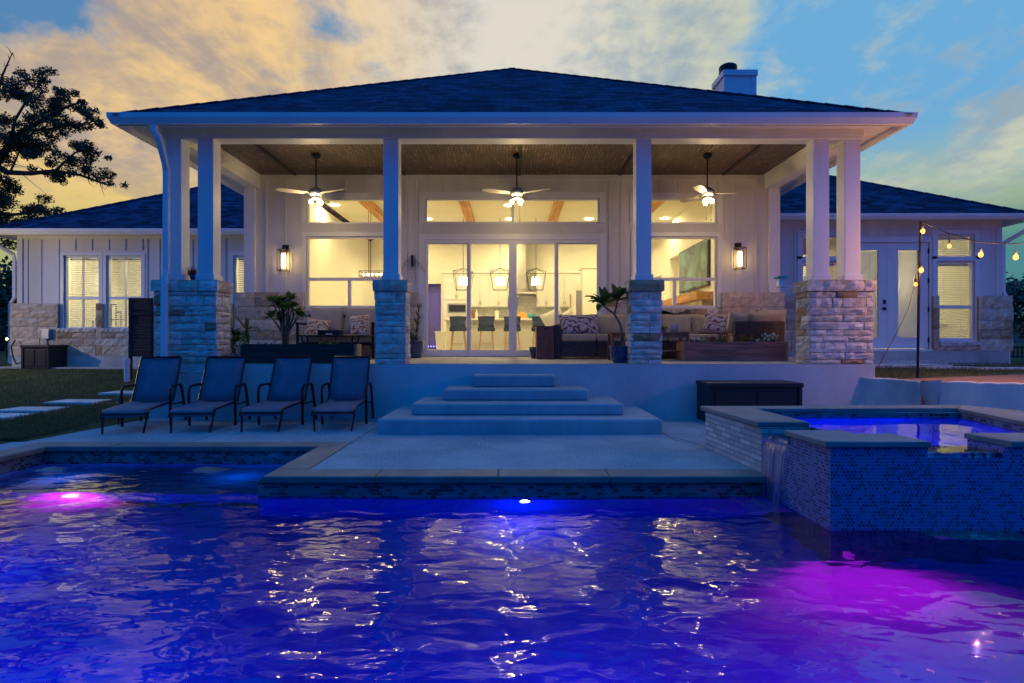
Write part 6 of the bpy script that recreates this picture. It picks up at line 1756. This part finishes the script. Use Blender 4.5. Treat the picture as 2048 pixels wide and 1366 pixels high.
# bedroom pieces glimpsed through blinds
item('floor_lamp', 'thin dark floor lamp behind the blind of the first bedroom window', 'floor lamp', MB().tube([(X(186, 15), 15, .7), (X(186, 15), 15, 1.6)], .02, 8), 'black_metal')
m = MB(); y_ = 15.2
for q in ((222, 609, 222, 652), (232, 609, 232, 652), (222, 609, 232, 609), (232, 624, 242, 624), (242, 624, 242, 652), (222, 640, 250, 640)): m.tube([(X(q[0], y_), y_, Z(q[1], y_)), (X(q[2], y_), y_, Z(q[3], y_))], .015, 6)
item('metal_shelf', 'stepped thin metal shelf behind the second bedroom blind', 'shelf', m, 'black_metal')
item('curtain', 'pale curtain hanging beside the bedroom blind', 'curtain', (lambda mm: [mm.quad((X(148+2.2*k, 15.8), 15.8+.04*(k % 2), .8), (X(150.2+2.2*k, 15.8), 15.8+.04*((k+1) % 2), .8), (X(150.2+2.2*k, 15.8), 15.8+.04*((k+1) % 2), 3.1), (X(148+2.2*k, 15.8), 15.8+.04*(k % 2), 3.1)) for k in range(8)] and mm)(MB()), 'linen')

# ================================================================== TREES
def leafcloud(mb, c, rad, n, size, rr):
    for k in range(n):
        u_ = rr.random()**.45; a = rr.uniform(0, 6.283); b = math.acos(rr.uniform(-1, 1))
        p = Vector((c[0]+rad*u_*math.sin(b)*math.cos(a), c[1]+rad*1.2*u_*math.sin(b)*math.sin(a), c[2]+rad*.75*u_*math.cos(b)))
        d = Vector((rr.gauss(0, 1), rr.gauss(0, 1), rr.gauss(0, .7))).normalized(); e2 = d.orthogonal().normalized()
        l = size*rr.uniform(.6, 1.3); w_ = l*.26; kk = rr.random(); mb.cur = (kk, kk, kk, 1); n0 = len(mb.v)
        mb.v += [tuple(p), tuple(p+d*l*.5+e2*w_), tuple(p+d*l), tuple(p+d*l*.5-e2*w_)]; mb.face((n0, n0+1, n0+2, n0+3))
rr = random.Random(77)
Yt = 20.0
OK = thing('oak_tree', 'live oak reaching in over the roof of the low wing', 'tree', (-20.5, 20.5, .4))
def tp(px, py, dy=0): return (X(px, Yt)+0, Yt+dy, Z(py, Yt))
tr = MB()
tr.tube([(-20.5, 20.5, .2), (-20.3, 20.4, 2.5), (-19.6, 20.2, 4.6), tp(-70, 370)], [.40, .34, .28, .2], 12); tr.build('trunk', 'bark', OK, smooth=True)
br_ = MB()
BP = []
def B(pts, r0, r1):
    BP.extend([(p, q) for p, q in zip(pts, pts[1:])])
    br_.tube([tp(*p) for p in pts], [r0+(r1-r0)*i/(len(pts)-1) for i in range(len(pts))], 7)
    for k in range(len(pts)*5):
        i = rr.randrange(len(pts)-1); t_ = rr.random(); q = pts[i][0]+(pts[i+1][0]-pts[i][0])*t_, pts[i][1]+(pts[i+1][1]-pts[i][1])*t_
        e = (q[0]+rr.uniform(-16, 26), q[1]+rr.gauss(-4, 16)); m_ = ((q[0]+e[0])/2+rr.uniform(-4, 4), (q[1]+e[1])/2+rr.uniform(-4, 4))
        dy_ = rr.gauss(0, .25); br_.tube([tp(*q), tp(*m_, dy_*.5), tp(*e, dy_)], [.014, .009, .004], 4)
B([(-70, 370), (-10, 330), (20, 290), (45, 262), (85, 240), (130, 215), (160, 205)], .15, .03)
B([(20, 290), (30, 240), (60, 190), (95, 150)], .06, .015); B([(-10, 330), (15, 345), (60, 347), (110, 342), (160, 350), (215, 370), (228, 366)], .11, .012)
B([(45, 262), (100, 258), (150, 250), (205, 240)], .05, .012); B([(110, 342), (150, 305), (185, 300)], .05, .012); B([(-70, 370), (-30, 420), (20, 430), (70, 425), (115, 420)], .10, .015)
B([(-40, 350), (-20, 240), (5, 150), (25, 105)], .08, .012); B([(-30, 420), (0, 460), (40, 470)], .06, .012); B([(20, 345), (40, 300), (90, 290)], .04, .012)
br_.build('branches', 'bark', OK)
lv = MB()
for px, py, rad in ((12, 168, 30), (55, 160, 28), (88, 152, 20), (30, 205, 32), (78, 205, 30), (100, 240, 30), (125, 202, 24), (150, 212, 20), (130, 185, 10), (182, 242, 20), (200, 245, 14), (120, 255, 26), (60, 255, 34), (90, 282, 28), (145, 250, 24), (35, 290, 40), (75, 312, 26), (8, 320, 40), (168, 300, 24), (190, 303, 16), (150, 340, 24), (190, 342, 26), (212, 356, 14), (90, 345, 18), (112, 342, 18), (30, 372, 30), (5, 400, 40), (40, 430, 42), (85, 430, 26), (108, 425, 16), (20, 460, 36), (60, 452, 28), (-30, 260, 45), (-30, 420, 50)):
    s_ = .0169
    for q in range(5):
        c = tp(px+rr.gauss(0, rad*.42), py+rr.gauss(0, rad*.42), rr.gauss(0, .5)); leafcloud(lv, c, rad*.5*s_, int(20+rad*rad*.25), .085, rr)
lv.build('crown', 'oak_leaf', OK)
def tree(name, label, x, y, z, h, rad, n, size, seed, grp):
    rq = random.Random(seed); t_ = thing(name, label, 'tree', (x, y, z), grp)
    MB().tube([(x, y, z-.2), (x+.1, y, z+h*.35), (x, y, z+h*.7)], [h*.03, h*.022, h*.012], 8).build('trunk', 'bark', t_, smooth=True)
    lv = MB()
    for k in range(16):
        a = rq.uniform(0, 6.28); q = rq.uniform(0, 1)**.5
        leafcloud(lv, (x+rad*q*math.cos(a), y+rad*q*math.sin(a), z+h*rq.uniform(.3, .92)), rad*rq.uniform(.3, .5), n//16, size, rq)
    lv.build('crown', 'oak_leaf', t_)
G3 = 'trees beyond the house'
tree('bushy_tree', 'dark bushy tree beyond the fence at the lawn end', -31, 36, .3, 5.6, 3.2, 2600, .32, 1, G3)
tree('bushy_tree', 'low dark tree behind the gate post', -25.5, 32, .3, 3.9, 2.6, 2400, .3, 2, G3)
tree('bushy_tree', 'distant dark tree low behind the fence', -38, 45, .3, 6.5, 4, 2400, .4, 3, G3)
tree('bushy_tree', 'dark shrubby tree behind the end wall with the tall window', 21.2, 26, .5, 3.6, 2.0, 2600, .24, 4, G3)
tree('bushy_tree', 'feathery dark tree at the far end behind the low fence', 24.0, 27, .5, 3.2, 2.2, 2600, .24, 5, G3)
tree('bushy_tree', 'tallest of the dark trees past the french doors wing', 28, 31, .5, 4.4, 2.8, 2400, .28, 6, G3)
hl_ = MB()
for s_ in (-1, 1):
    n = 30
    for i in range(n):
        a0, a1 = R(18+70*i/n), R(18+70*(i+1)/n); D = 180
        f = lambda a: 5.0+2.0*noise.noise((a*9, s_, 2))
        hl_.quad((s_*D*math.sin(a0), D*math.cos(a0), -1), (s_*D*math.sin(a1), D*math.cos(a1), -1), (s_*D*1.15*math.sin(a1), D*1.15*math.cos(a1), f(a1)), (s_*D*1.15*math.sin(a0), D*1.15*math.cos(a0), f(a0)))
hl_.build('hills', 'far_hill', **STR)
